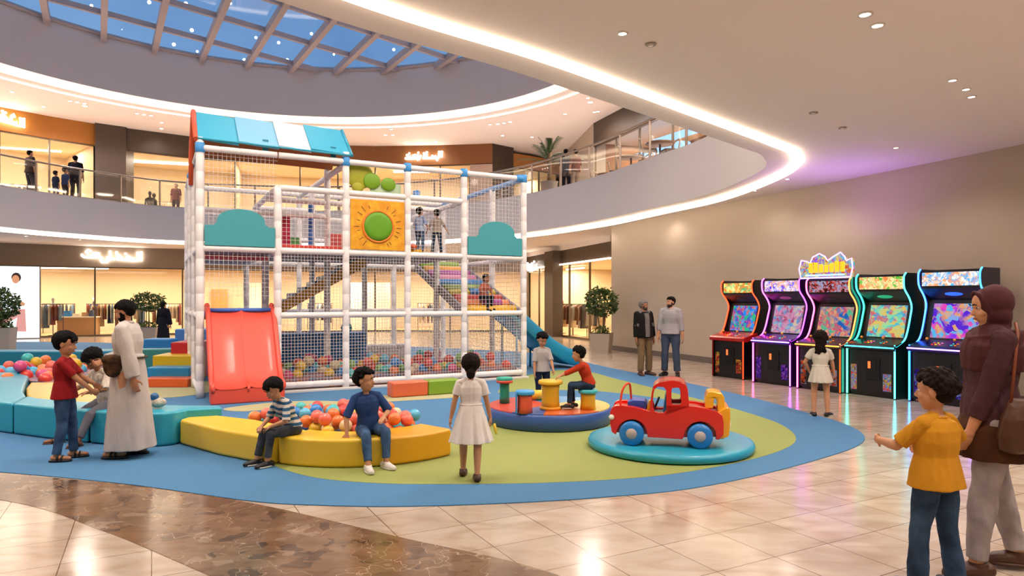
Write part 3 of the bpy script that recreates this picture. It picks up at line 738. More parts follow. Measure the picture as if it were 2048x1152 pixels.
for x in (1.08, 2.3): MB().box((x-.05, .05, 4.36), (x+.05, .09, 4.6)).build('roof_strut', mat('strut_teal', '#1f7f94', .5), fr)
MB().tube([(-.03, .1, 4.5), (-.03, .45, 4.8)], .06, 8).build('roof_strut', M_TEAL, fr)
foam((0, 1.53, 4.1), (-.0, 3.0, 4.15), .05, 'beam', M_COLP)

# ---------------------------------------------------------------- red double slide
def slide(name, label, x0, x1, prof, m, M, mid=True, rail=.11, under=None):
    t = thing(name, label, 'slide', M.to_translation(), M.to_euler().z)
    path = spline([(0, y, z) for y, z in prof], 5)
    mb = MB(); n = len(path)
    def sheet(xa, xb):
        nu = 10; vs = []; fs = []
        for p in path:
            for j in range(nu+1):
                s = j/nu; x = xa+(xb-xa)*s; dz = .05*(abs(2*s-1)**3)
                vs.append((x, p.y, p.z+dz))
        for i in range(n-1):
            for j in range(nu): a = i*(nu+1)+j; fs.append((a, a+1, a+nu+2, a+nu+1))
        mb.add(vs, fs, 0, True)
        vs2 = [(v[0], v[1]+.02, v[2]-.05) for v in vs]; mb.add(vs2, [f[::-1] for f in fs], 0, True)
    if mid: xm = (x0+x1)/2; sheet(x0, xm); sheet(xm, x1)
    else: sheet(x0, x1)
    mb.build('slide_bed', m, t)
    xs = [x0, x1] + ([(x0+x1)/2] if mid else [])
    for k, x in enumerate(xs):
        r = .045 if k < 2 else .028; h = rail if k < 2 else .05
        rs = []
        for i, p in enumerate(path):
            ring = []
            for j in range(12):
                a = 2*PI*j/12; ring.append((x + r*math.cos(a)*1.0, p.y, p.z + h/2 - .02 + (h/2+.03)*math.sin(a)))
            rs.append(ring)
        MB().rings(rs).build('side_rail' if k < 2 else 'divider', m, t)
    return t, path
M_SL = mat('coral_red_plastic', '#e2503c', .46, coat=.08)
sl, pth = slide('double_slide', 'coral red double slide coming out of the play frame', .13, 1.22, [(.35, 1.5), (.12, 1.46), (-.05, 1.3), (-.45, .68), (-.68, .36), (-.85, .25), (-.98, .24)], M_SL, Matrix.Translation(fw(0, 0)) @ Matrix.Rotation(TH, 4, 'Z'))
mb = MB(); mb.add([(.1, -.97, 0), (1.25, -.97, 0), (1.25, -.97, .25), (.1, -.97, .25), (.1, -.6, 0), (1.25, -.6, 0), (1.25, -.6, .42), (.1, -.6, .42)],
   [(0,1,2,3),(0,4,5,1),(1,5,6,2),(3,7,4,0),(5,4,7,6)]); mb.build('slide_foot', M_SL, sl, .03)
for x in (.13, 1.22):
    MB().sphere((x, .3, 1.58), (.048, .08, .07)).build('rail_knob', M_SL, sl)
MB().tube([(.15, .15, 1.52), (1.2, .15, 1.52)], .035, 8).build('top_roller', mat('roller_blue', '#3f6fd0', .4), sl)
# blue slide at the right end: runs along the frame direction
M2 = Matrix.Translation(fw(6.45, 1.15)) @ Matrix.Rotation(TH + PI/2, 4, 'Z')
M_SB = mat('ocean_blue_plastic', '#1d8db5', .25, coat=.4)
sb, _ = slide('curved_slide', 'ocean blue slide leaving the right end of the play frame', 0.1, 1.05, [(.1, 1.46), (-.15, 1.4), (-.7, 1.0), (-1.4, .45), (-1.9, .17), (-2.25, .1)], M_SB, M2, False, .34)
for x, y, z in ((.2, -.5, 1.1), (.95, -.5, 1.1), (.2, -1.3, .5), (.95, -1.3, .5)):
    MB().tube([(x, y, 0), (x, y, z)], .03, 8).build('leg', M_SB, sb)

# ---------------------------------------------------------------- balls
BC = [('orange', '#e8793a'), ('red', '#dc4238'), ('blue', '#2f86cf'), ('turquoise', '#3fb8b4'), ('yellow', '#e3b52c'), ('coral', '#ea6b58'), ('green', '#7fae5a'), ('cream', '#dfc59a'), ('pink', '#d44a7c'), ('aqua', '#58b4d8')]
_ballp = {}
def ball(col, p, r, label, group):
    key = (col, r)
    if key not in _ballp:
        me = MB().sphere((0, 0, 0), r, 16, 10).mesh('pit_ball')
        me.materials.append(mat('ball_'+col, dict(BC)[col], .3, coat=.2)); _ballp[key] = me
    o = bpy.data.objects.new('pit_ball', _ballp[key]); COL.objects.link(o); o.location = p
    return tag(o, label, 'ball', group)
def pack(n, sampler, r, top, where, group, seed, cols, mind=1.9, lim=6000):
    """drop balls one by one: each comes to rest on the fill or on the balls below it"""
    rnd = random.Random(seed); placed = []; k = 0
    while len(placed) < n and k < lim:
        k += 1; x, y = sampler(rnd); t0 = top(x, y); z = t0 + r*.35
        for a, b, c in placed:
            d2 = (x-a)**2 + (y-b)**2
            if d2 < (mind*r)**2: z = max(z, c + math.sqrt((mind*r)**2 - d2))
        if z < t0 + r*2.4:
            placed.append((x, y, z)); c = rnd.choice(cols)
            ball(c, (x, y, z), r, f'{c} ball {where}', group)
    return placed
C0 = Vector((-1.75, 8.1))
def samp1(r):
    while True:
        x, y = r.uniform(-3.3, -1.0), r.uniform(7.1, 8.6)
        d = (Vector((x, y))-C0).length
        if math.hypot(x+2.3, y-7.15) < .3 or math.hypot(x+1.5, y-7.1) < .28: continue
        if (y < 8.1 and d < .86 and x < -1.12) or (y >= 8.1 and -3.25 < x < -1.2 - (y-8.1) and y < 8.5): return x, y
pack(95, samp1, .072, lambda x, y: .16 + .1*max(0, 1-abs(x+1.9)/1.3), 'heaped inside the yellow padded arc', 'balls heaped inside the yellow padded arc', 5, ['orange','coral','red','blue','orange','turquoise','yellow','coral','aqua','orange','cream'])
heap = MB(); hp = []
for i in range(40):
    a = 2*PI*i/40; x = -2.1+1.0*math.cos(a); y = 7.86+.6*math.sin(a); hp.append((x, y))
heap.prism(hp, .01, .16); tag(heap.build('ball_heap', mat('heap_base', '#d6733f', .6, var=.8, vs=9, col2='#3f86b8')), 'layer of mixed balls lying under the top of the heap', 'balls', kind='stuff')
def samp2(r):
    x, y = r.uniform(1.42, 6.2), r.random()**1.3*2.1+.18
    p = fw(x, y); return p[0], p[1]
def top2(x, y):
    d = (Vector((x, y))-FA); yy = d.dot(FV); xx = d.dot(FU)
    return .24
pack(112, samp2, .105, top2, 'in the ball pool behind the nets', 'balls in the pool behind the nets', 11, ['blue','red','orange','yellow','turquoise','coral','green','pink','aqua','cream'], 1.7)
mb = MB(); mb.prism([fw(1.35, .12)[:2], fw(6.3, .12)[:2], fw(6.3, 2.5)[:2], fw(1.35, 2.5)[:2]], .055, .24)
tag(mb.build('ball_pool_fill', mat('pool_fill', '#c8703a', .6, var=.9, vs=7, col2='#2f6f9f')), 'deeper balls filling the pool behind the nets', 'balls', kind='stuff')
def samp3(r): return r.uniform(-11.3, -7.9), r.uniform(11.5, 14.0)
pack(75, samp3, .105, lambda x, y: .32, 'in the ball pool at the left edge', 'balls in the left pool', 21, ['orange','red','blue','yellow','coral','pink','aqua','orange','turquoise'], 1.6)
mb = MB(); mb.prism([(-11.45, 12.5), (-9.1, 12.45), (-8.2, 11.5), (-7.7, 11.3), (-7.65, 12.5), (-8.4, 14.1), (-11.45, 14.2)], .01, .32)
tag(mb.build('ball_pool_fill', _M['pool_fill']), 'deeper balls filling the pool at the left edge', 'balls', kind='stuff')
# ================================================================= foam blocks, platforms, truck
def vinyl(name, c): return mat(name, c, .38, coat=.15, bump=.06, bs=14)
V_TEAL = vinyl('teal_block_vinyl', '#2a9db5'); V_YEL = vinyl('yellow_block_vinyl', '#ecc233'); V_YELO = vinyl('golden_block_vinyl', '#e3a218')
def block(poly, h, m, label, cat='foam block', group=None, z0=0.009, bev=.035, name='foam_block'):
    mb = MB(); mb.prism([(p[0], p[1]) for p in poly], z0, h, 0)
    o = mb.build(name, m, None, bev, 3, fix=True); tag(o, label, cat, group); return o
def arcpts(c, R, a0, a1, n=14): return [(c[0]+R*math.cos(math.radians(a0+(a1-a0)*i/n)), c[1]+R*math.sin(math.radians(a0+(a1-a0)*i/n))) for i in range(n+1)]
g = 'yellow padded blocks forming an arc'
block([(-3.9,7.92),(-3.2,7.35),(-2.49,6.905),(-2.2,7.28),(-3.0,7.92),(-3.7,8.28),(-3.88,8.22)], .3, V_YEL, 'yellow padded block touching the teal blocks, left end of the arc', group=g)
c = (-1.75, 8.1)
block(arcpts(c, 1.32, 239.5, 290.6) + arcpts(c, .88, 290.6, 239.5), .3, V_YEL, 'yellow curved padded block where the two boys sit, middle of the arc', group=g)
block(arcpts(c, 1.32, 291, 326) + arcpts(c, .82, 330, 291), .3, V_YELO, 'golden curved padded block at the free right end of the arc', group=g)
g = 'teal padded blocks around the left pool'
outer = spline([(-10.6,11.8,0),(-9.4,10.5,0),(-8.2,9.55,0),(-7.2,8.95,0),(-6.28,8.5,0),(-5.09,8.0,0),(-4.4,7.77,0),(-3.97,7.8,0)], 5)
def cutpath(P, x0, x1): return [(p.x, p.y) for p in P if x0 <= p.x <= x1]
inner = spline([(-9.4,12.4,0),(-8.3,11.6,0),(-7.5,10.4,0),(-6.9,9.5,0),(-6.3,8.98,0),(-5.3,8.62,0),(-4.6,8.36,0),(-3.75,8.1,0)], 5)
block([(-10.6,11.8),(-9.4,10.5),(-8.2,9.55),(-7.2,8.95),(-6.29,8.505),(-6.62,9.2),(-6.95,9.6),(-7.5,10.4),(-8.3,11.6),(-9.0,12.2)], .4, V_TEAL, 'teal curved padded block running out of the left picture edge', group=g)
block([(-6.28,8.5),(-5.7,8.24),(-5.09,8.0),(-5.0,7.965),(-5.15,8.56),(-5.7,8.72),(-6.3,8.98),(-6.6,9.2)], .4, V_TEAL, 'teal curved padded block behind the boy in red', group=g)
block([(-4.98,7.96),(-4.4,7.77),(-4.05,7.78),(-3.93,7.88),(-3.9,8.05),(-3.52,8.2),(-3.6,8.34),(-4.4,8.38),(-5.13,8.55)], .4, V_TEAL, 'teal padded block behind the man in the white robe', group=g)
block([(-6.4,9.05),(-5.2,8.66),(-5.0,9.3),(-5.7,10.3),(-6.9,11.05),(-7.85,11.0),(-7.45,10.35),(-6.9,9.6)], .36, V_YELO, 'yellow padded wedge on the inner side of the teal ring')
block([(-11.5,14.35),(-8.9,14.2),(-8.2,14.6),(-11.5,14.8)], .62, mat('deep_teal_vinyl', '#177a99', .4), 'deep blue padded wall behind the left pool', name='padded_wall')
block([(-9.2,14.85),(-7.5,15.3),(-7.6,15.6),(-9.3,15.15)], .6, mat('sea_green_vinyl', '#3e8f8a', .45), 'sea green padded wall behind the left pool', name='padded_wall')
block([(-13.4,18.4),(-9.6,18.8),(-9.6,19.2),(-13.4,18.8)], .3, mat('slate_blue_vinyl', '#5b87bb', .45), 'low slate blue padded kerb behind the seated boy', name='padded_wall')
# coloured steps beside the frame
g = 'coloured foam steps beside the play frame'
sx0, sx1 = -7.12, -6.22
for i, (c_, y0, y1, h, lb) in enumerate((('#dd6128', 13.05, 13.5, .185, 'orange foam step, lowest of the four beside the play frame'), ('#2389bd', 13.4, 13.95, .36, 'blue foam step above the orange one'),
        ('#d9b21c', 13.85, 14.45, .56, 'yellow foam step between the blue and red ones'), ('#b5232c', 14.35, 15.1, .8, 'red foam step, highest of the four beside the play frame'))):
    d = -i*.13 + (.25 if i == 3 else 0); y0b = y0
    z0 = .009 if i == 0 else [0, .185, .36, .56][i]
    block([(sx0+d, y0), (sx1-i*.14-.05, y0), (sx1-i*.14-.15, y1+.2), (sx0+d-.1, y1+.2)], h, vinyl('step_'+c_, c_), lb, 'foam step', g, z0=.009, bev=.025, name='foam_step')
block([(-9.1,16.6),(-8.45,16.6),(-8.45,17.1),(-9.1,17.1)], .74, mat('mid_blue_vinyl', '#2f7db8', .45), 'blue foam cube left of the coloured steps', name='foam_block')
block([(-8.3,16.4),(-7.9,16.4),(-7.9,16.8),(-8.3,16.8)], .42, mat('sky_vinyl', '#2d93cf', .45), 'small bright blue foam cube beside the red step')
block([(-8.7,17.4),(-7.4,17.4),(-7.4,18.2),(-8.7,18.2)], .95, mat('steel_blue_vinyl', '#4c7db8', .45), 'tall steel blue foam block behind the red step')
t = MB().lathe([(0, 0), (.22, 0), (.25, .05), (.25, .35), (.2, .4), (0, .4)], 24).build('foam_drum', mat('bright_aqua_vinyl', '#2495c9', .4)); t.location = (-7.7, 17.75, .95); tag(t, 'bright blue foam drum standing on the steel blue block', 'foam drum')
# low blocks in front of the frame
p0 = Vector((-2.06, 11.63)); 
for i, (c_, L, lb) in enumerate((('#d9673b', .66, 'orange red low foam block in front of the ball pool'), ('#7ea32a', .62, 'green low foam block in front of the ball pool'))):
    a = p0 + FU*(.665*i); b = a + FU*L
    block([a, b, b+FV*.32, a+FV*.32], .27, vinyl('low_'+c_, c_), lb, group='low foam blocks in front of the ball pool', z0=.012, bev=.03)
# ---------------------------------------------------------------- round platform with stools
PX, PY = .52, 9.45
pf = thing('round_platform', 'round blue padded play platform with red and yellow top', 'platform', (PX, PY, .011))
MB().lathe([(.82, 0), (.86, .01), (.86, .19), (.84, .215), (.8, .225)], 64).build('platform_side', vinyl('navy_blue_vinyl', '#33589f'), pf)
for a0, a1, c_ in ((118, 232, '#cf4a3b'), (232, 262, '#3a62ad'), (262, 318, '#cf5f2d'), (318, 400, '#dcb956'), (40, 118, '#3f8fc2')):
    mb = MB(); k = arcpts((0, 0), .84, a0, a1, 20); mb.prism([(0, 0)] + k, .2, .228)
    mb.build('top_segment', vinyl('seg_'+c_, c_), pf, fix=True)
zt = .24
def stool(px, py, name, label, body, bodyc, top, topc, h, r, rt, cat='stool', extra=None):
    x, y = fl(px, py, zt); t = thing(name, label, cat, (x, y, zt), 0)
    MB().lathe([(r*1.0, 0), (r*.94, h*.3), (r*.92, h*.7), (r*1.0, h-.03)], 28).build('column', vinyl('col_'+bodyc, bodyc), t)
    MB().lathe([(0, h-.035), (rt*.96, h-.035), (rt, h-.02), (rt, h), (rt*.94, h+.018), (0, h+.018)], 32).build('seat' if cat == 'stool' else 'table_top', vinyl('top_'+topc, topc), t)
    return t, x, y
s, x, y = stool(1009, 806, 'play_stool', 'green stool with teal seat and red rim on the round platform', 0, '#16886e', 0, '#2aa58f', .35, .072, .115)
MB().lathe([(.07, .285), (.118, .29), (.118, .325), (.07, .325)], 28).build('seat_rim', vinyl('rim_red', '#cf4a2d'), s)
s, x, y = stool(1050, 825, 'play_stool', 'red stool with blue seat at the front of the round platform', 0, '#e0583c', 0, '#3f9bdc', .27, .1, .125)
MB().box((-.125, -.09, .0), (-.1, .09, .26)).build('side_plate', vinyl('plate_blue', '#3f8bd0'), s, .008)
s, x, y = stool(1101, 818, 'play_table', 'yellow column table at the middle of the round platform', 0, '#dba71d', 0, '#e8b92a', .37, .125, .165, 'table')
MB().lathe([(.12, 0), (.145, 0), (.145, .03), (.12, .04)], 28).build('base_ring', vinyl('base_orange', '#e09a1c'), s)
s, x, y = stool(1176, 818, 'play_stool', 'yellow stool with teal seat under the boy in red', 0, '#dca51e', 0, '#45b3b8', .25, .105, .13)
STOOL = (x, y, zt+.268)
x, y = fl(1074, 800, zt); t = thing('play_peg', 'small yellow barrel toy lying between the stools and the table', 'toy', (x, y, zt+.075))
MB().tube([(-.1, 0, 0), (-.09, 0, 0), (.09, 0, 0), (.1, 0, 0)], [.06, .072, .072, .06], 16).build('barrel', V_YEL, t)
MB().tube([(-.16, 0, 0), (-.1, 0, 0)], .03, 10).build('spout', vinyl('spout_red', '#e0673c'), t)
# ---------------------------------------------------------------- teal disc and truck
TX, TY = 1.82, 7.8
d = MB().lathe([(.88, 0), (.93, .015), (.935, .06), (.92, .095), (.88, .105), (0, .105)], 72).build('foam_disc', vinyl('disc_teal', '#2599b4')); d.location = (TX, TY, .011)
tag(d, 'round flat teal foam disc carrying the red toy truck', 'foam disc')
zt = .117; yaw = math.radians(-13)
tw = thing('toy_truck', 'red toy pickup truck with blue wheels on the teal disc', 'toy truck', (TX-.21, TY-.35, zt), yaw)
tw.location = (1.30, 7.34, zt)
K = .00114
def tz(zx, zy): return ((zx-500)*K, (850+(zx-500)*.055-zy)*K)
def O(l): return [tz(*p) for p in l]
M_TR = mat('truck_red', '#d8180f', .2, coat=.6); M_TY = mat('truck_yellow', '#e6ab1a', .25, coat=.4); M_TB = mat('truck_blue', '#1f78c2', .3, coat=.3); M_TG = mat('hub_grey', '#b5a39b', .4)
WID = .46
def arch_w(cx, cy, r): return [(cx+r*math.cos(PI*i/10), cy-r*math.sin(PI*i/10)) for i in range(11)]
side = [(312,718),(298,640),(298,530),(312,488),(345,468),(420,466),(520,482),(620,508),(700,536),(760,548),(812,546),(826,520),(826,470),(850,475),(1000,480),(1035,486),(1100,492),(1200,514),(1290,545),(1328,575),(1342,650),(1338,760),(1300,800)]
side += [(1268,797)] + [(1130+145*math.cos(PI*i/10), 770-140*math.sin(PI*i/10)) for i in range(0, 11)] + [(970,795),(650,772)] + [(500+145*math.cos(PI*i/10), 740-140*math.sin(PI*i/10)) for i in range(0, 11)] + [(345,742)]
for y0, y1 in ((0, .09), (WID-.09, WID)):
    mb = MB(); prism_holes(mb, O(side), [], y0, y1); mb.build('side_panel', M_TR, tw, .012, 3, fix=True)
def B(zx0, zy0, zx1, zy1, y0, y1):
    a = tz(zx0, zy1); b = tz(zx1, zy0); return (a[0], y0, a[1]), (b[0], y1, b[1])
core = [(330,715),(318,500),(350,480),(480,492),(640,540),(660,760),(345,735)]
mb = MB(); prism_holes(mb, O(core), [], .085, WID-.085); mb.build('front_block', M_TR, tw, fix=True)
mb = MB(); prism_holes(mb, O([(860,490),(1010,495),(1100,505),(1290,560),(1300,790),(960,790),(650,765),(650,700),(860,700)]), [], .085, WID-.085); mb.build('bed_block', M_TR, tw, fix=True)
mb = MB(); prism_holes(mb, O([(455,445),(500,430),(620,440),(640,470),(640,520),(460,500)]), [], .1, WID-.1); mb.build('hood_cushion', mat('truck_indigo', '#2b4fa8', .35), tw, .012, fix=True)
cab = [(668,540),(676,440),(690,340),(712,285),(760,254),(870,241),(945,252),(995,280),(1020,330),(1032,490),(830,560)]
wins = [[(712,530),(694,470),(700,380),(716,315),(745,296),(800,300),(822,330),(826,520),(800,544),(750,544)], [(878,312),(935,308),(952,330),(960,455),(950,468),(880,468),(870,455),(872,330)]]
for k, (y0, y1) in enumerate(((.0, .075), (WID-.075, WID))):
    mb = MB(); prism_holes(mb, O(cab), [O(wins[0]), O(wins[1])], y0, y1); mb.build('cab_side', M_TR, tw, .008, 2, fix=True)
mb = MB(); o_ = O([(700,300),(712,285),(760,254),(870,241),(945,252),(995,280),(1020,330),(1030,486)]); i_ = O([(1000,486),(992,335),(970,300),(935,280),(870,268),(765,280),(735,300),(722,320)])
prism_holes(mb, o_+i_, [], .02, WID-.02); mb.build('roof', M_TR, tw, .01, fix=True)
mb = MB(); prism_holes(mb, O([(790,560),(812,400),(840,330),(865,330),(862,560)]), [], .08, WID-.08); mb.build('seat_back', M_TB, tw, .01, fix=True)
mb = MB(); prism_holes(mb, O([(690,600),(690,560),(850,560),(850,600)]), [], .08, WID-.08); mb.build('seat', mat('truck_navy', '#1a2a4c', .5), tw, fix=True)
mb = MB(); prism_holes(mb, O([(640,530),(655,440),(672,435),(690,440),(700,545),(660,545)]), [], .1, .2); mb.build('dashboard', M_TY, tw, .008, fix=True)
a = tz(735, 470); MB().tube([(a[0]+.045*math.cos(k*PI/6)*.5, .23+.07*math.sin(k*PI/6), a[1]+.055*math.cos(k*PI/6)) for k in range(12)], .01, 6, closed=True, caps=False).build('steering_wheel', mat('truck_black', '#1c1c20', .5), tw)
# rail loop on the bonnet, across the width
a, b = tz(395, 470), tz(490, 425)
MB().tube(spline([(a[0]-.01, .1, a[1]-.02), (a[0], .1, a[1]+.08), (a[0]+.02, .11, a[1]+.17), (a[0]+.06, .15, a[1]+.225), (a[0]+.09, .2, a[1]+.21), (a[0]+.1, .24, a[1]+.1), (a[0]+.11, .26, a[1]-.02)], 5), .0125, 10).build('grab_rail', mat('rail_orange_red', '#e0431c', .3), tw)
# yellow rear seat and tail
mb = MB(); prism_holes(mb, O([(1178,520),(1182,410),(1205,365),(1255,360),(1330,380),(1352,420),(1356,540),(1300,560),(1290,530),(1290,440),(1262,425),(1250,520)]), [], .06, WID-.1); mb.build('rear_seat', M_TY, tw, .012, fix=True)
mb = MB(); prism_holes(mb, O([(1290,548),(1335,520),(1385,505),(1400,520),(1402,640),(1390,770),(1330,800),(1296,800)]), [], .012, WID-.012); mb.build('tailgate', mat('truck_amber', '#ec9d17', .22, coat=.4), tw, .014, fix=True)
M_HL = mat('lamp_white', '#f4efe4', .2)
a = tz(1396, 665)
MB().lathe([(0, .02), (.03, .016), (.045, 0)], 20, 0, Matrix.Translation((a[0]-.003, .1, a[1])) @ Matrix.Rotation(PI/2, 4, 'Y') @ Matrix.Scale(1.4, 4, (1, 0, 0))).build('headlamp', M_HL, tw)
MB().lathe([(0, .02), (.03, .016), (.045, 0)], 20, 0, Matrix.Translation((a[0]-.003, .36, a[1])) @ Matrix.Rotation(PI/2, 4, 'Y') @ Matrix.Scale(1.4, 4, (1, 0, 0))).build('headlamp', M_HL, tw)
a = tz(300, 575)
MB().lathe([(0, .014), (.022, .01), (.03, 0)], 20, 0, Matrix.Translation((a[0]+.012, -.001, a[1])) @ Matrix.Rotation(PI/2, 4, 'X')).build('badge', M_HL, tw)
for zx, zy in ((500, 735), (1130, 762)):
    a = tz(zx, zy); R_ = .133
    for y in (-.03, WID-.09):
        M = Matrix.Translation((a[0], y+.12, R_)) @ Matrix.Rotation(PI/2, 4, 'X')
        wl = MB().lathe([(0, 0), (R_*.85, 0), (R_, .02), (R_, .1), (R_*.88, .12), (R_*.5, .122), (0, .122)], 36, 0, M).build('wheel', M_TB, tw)
        if y < 0:
            M = Matrix.Translation((a[0], y, R_)) @ Matrix.Rotation(PI/2, 4, 'X'); MB().lathe([(0, .012), (R_*.4, .01), (R_*.45, 0)], 28, 0, M).build('hub_cap', M_TG, wl)
# ================================================================= arcade machines
def art(name, cols, scale, strength, seed=0, dist=1.5, cells=True):
    m = bpy.data.materials.new(name); m.use_nodes = True; nt = m.node_tree; nt.nodes.clear(); L = nt.links
    tc = nt.nodes.new('ShaderNodeTexCoord'); mp = nt.nodes.new('ShaderNodeMapping'); mp.inputs['Location'].default_value = (seed*3.1, seed*1.7, seed)
    L.new(tc.outputs['Object'], mp.inputs['Vector'])
    n = nt.nodes.new('ShaderNodeTexNoise'); n.inputs['Scale'].default_value = scale; n.inputs['Detail'].default_value = 8; n.inputs['Distortion'].default_value = dist
    L.new(mp.outputs['Vector'], n.inputs['Vector'])
    v = nt.nodes.new('ShaderNodeTexVoronoi'); v.inputs['Scale'].default_value = scale*4
    mixv = nt.nodes.new('ShaderNodeMix'); mixv.data_type = 'RGBA'; mixv.inputs[0].default_value = .18
    L.new(mp.outputs['Vector'], mixv.inputs[6]); L.new(n.outputs['Color'], mixv.inputs[7]); L.new(mixv.outputs[2], v.inputs['Vector'])
    sp_ = nt.nodes.new('ShaderNodeSeparateColor'); L.new(v.outputs['Color'], sp_.inputs[0])
    add = nt.nodes.new('ShaderNodeMath'); add.operation = 'MULTIPLY_ADD'; add.inputs[1].default_value = .6
    n2 = nt.nodes.new('ShaderNodeMath'); n2.operation = 'MULTIPLY'; n2.inputs[1].default_value = .7; L.new(n.outputs['Fac'], n2.inputs[0])
    L.new(sp_.outputs[0], add.inputs[0]); L.new(n2.outputs[0], add.inputs[2])
    r = nt.nodes.new('ShaderNodeValToRGB'); cr = r.color_ramp
    k = len(cols); cr.elements[0].position = .12; cr.elements[0].color = (*lin(cols[0]), 1); cr.elements[1].position = .9; cr.elements[1].color = (*lin(cols[-1]), 1)
    for i in range(1, k-1): e = cr.elements.new(.12+.78*i/(k-1)); e.color = (*lin(cols[i]), 1)
    L.new(add.outputs[0], r.inputs['Fac'])
    e = nt.nodes.new('ShaderNodeEmission'); e.inputs['Strength'].default_value = strength; o = nt.nodes.new('ShaderNodeOutputMaterial')
    L.new(r.outputs['Color'], e.inputs['Color']); L.new(e.outputs[0], o.inputs[0])
    return m
M_CAB = mat('cabinet_black', '#0c0a0d', .3, coat=.3); M_CABP = mat('panel_black', '#0b090c', .4); M_COIN = mat('coin_door_grey', '#1d1b1d', .35, .4)
AD = Vector((.495, -.869)).normalized(); AN = Vector((-AD.y, AD.x))
AANG = math.atan2(AD.y, AD.x)
PROF = [(0,0),(0,.86),(.03,.9),(.25,.99),(.36,1.13),(.46,1.42),(.5,1.6),(.43,1.75),(.31,1.88),(.27,1.97),(.27,2.12),(.33,2.19)]
def machine(P, W, H, label, side_neon, front_neon, low_neon, scr, marq, body=None, wide=0, panelc=None, crown=False, graph=None, spk='#222222', spk_e=0):
    sz = H/2.19
    t = thing('arcade_machine', label, 'arcade machine', (P[0], P[1], 0), AANG, 'arcade machines along the beige wall')
    prof = [(y, z*sz) for y, z in PROF]
    pl = spline([(0, y, z) for y, z in prof], 4); prs = [(p.y, p.z) for p in pl]
    prs = [(max(y, 0), z) for y, z in prs]
    body = body or M_CAB
    for k, x in enumerate((0, W-.035)):
        mb = MB(); prism_holes(mb, prs + [(.85, H), (.85, 0)], [], x, x+.035, axis='x'); mb.build('side_panel', body, t, fix=True)
    # neon along the front edges
    for k, (x, c) in enumerate(((.012, side_neon[0]), (W-.012, side_neon[1]))):
        up_ = [(x, y-.012, z) for y, z in prs if z > .86*sz]; dn = [(x, -.012, .02), (x, -.012, .87*sz)]
        MB().tube(up_, .0125, 8).build('neon_tube', emis('neon_'+c[0], c[0], c[1]), t)
        cl = low_neon[k]; MB().tube(dn, .0125, 8).build('neon_tube', emis('neon_'+cl[0], cl[0], cl[1]), t)
    if front_neon: MB().tube([(-wide, -.06, .885*sz), (W+wide, -.06, .885*sz)], .011, 8).build('neon_tube', emis('neon_'+front_neon[0], *front_neon), t)
    i0, i1 = .035, W-.035
    MB().box((i0, .02, .06), (i1, .06, .84*sz)).build('front_panel', M_CABP, t)
    MB().box((i0, .05, 0), (i1, .8, .07)).build('kick_plate', M_CABP, t)
    MB().box((i0, .7, .05), (i1, .84, H-.03)).build('back_panel', M_CABP, t)
    # control panel
    mb = MB(); cp = [(-.05, .84), (-.05, .9), (.0, .93), (.36, 1.02), (.36, .9), (.0, .82)]
    prism_holes(mb, [(y, z*sz) for y, z in cp], [], -wide, W+wide, axis='x'); c = mb.build('control_panel', panelc or M_CABP, t, fix=True)
    rnd = random.Random(hash(label) % 99)
    rnd = random.Random(len(label))
    def onp(x, y): return (x, y, (.93+.25*y)*sz)
    for jx in (W*.24, W*.68):
        p = onp(jx, .12); MB().tube([p, (p[0], p[1]-.01, p[2]+.07)], .007, 6).build('joystick_shaft', M_COIN, c)
        MB().sphere((p[0], p[1]-.01, p[2]+.085), .024, 12, 8).build('joystick_knob', mat('knob_amber', '#f0a030', .3), c)
    for k in range(10):
        p = onp(W*(.34 + .06*(k % 5)) + (.12 if k % 5 > 2 else 0), .08+.08*(k//5))
        cc = ['#e8402c', '#f2c230', '#e86ab0', '#3fc0c8', '#f07a28'][k % 5]
        MB().lathe([(.018, 0), (.018, .01), (.012, .016), (0, .016)], 12, 0, Matrix.Translation(p)).build('button', mat('btn_'+cc, cc, .3, emit=cc, es=.4), c)
    # monitor
    a, b = Vector((.40, 1.03*sz)), Vector((.56, 1.66*sz)); d = (b-a).normalized(); n = Vector((-d.y, d.x))
    def slab(x0, x1, s0, s1, o, m, nm, par=t, th=.02):
        q0 = a + (b-a)*s0 + n*o; q1 = a + (b-a)*s1 + n*o; r0 = q0 - n*th; r1 = q1 - n*th
        mb = MB(); mb.add([(x0, q0.x, q0.y), (x1, q0.x, q0.y), (x1, q1.x, q1.y), (x0, q1.x, q1.y), (x0, r0.x, r0.y), (x1, r0.x, r0.y), (x1, r1.x, r1.y), (x0, r1.x, r1.y)],
                          [(0,1,2,3),(7,6,5,4),(0,4,5,1),(1,5,6,2),(2,6,7,3),(3,7,4,0)]); return mb.build(nm, m, par, fix=True)
    bz = slab(i0, i1, -.08, 1.1, -.0, M_CABP, 'bezel'); slab(i0+.09, i1-.07, .03, .93, .012, scr, 'screen', bz)
    # speaker shelf and marquee
    mb = MB(); mb.add([(i0, .3, 1.87*sz), (i1, .3, 1.87*sz), (i1, .56, 1.68*sz), (i0, .56, 1.68*sz), (i0, .3, 1.9*sz), (i1, .3, 1.9*sz), (i1, .6, 1.72*sz), (i0, .6, 1.72*sz)],
                      [(0,1,2,3),(7,6,5,4),(0,4,5,1),(1,5,6,2),(2,6,7,3),(3,7,4,0)]); s = mb.build('speaker_shelf', M_CABP, t, fix=True)
    MB().lathe([(0, -.012), (.1, -.01), (.11, 0)], 24, 0, Matrix.Translation((W/2, .43, 1.78*sz)) @ Matrix.Rotation(-.63, 4, 'X') @ Matrix.Scale(.45, 4, (0, 1, 0)) @ Matrix.Scale(1.35, 4, (1, 0, 0))).build('speaker', mat('spk'+spk, spk, .4, emit=spk, es=spk_e), s)
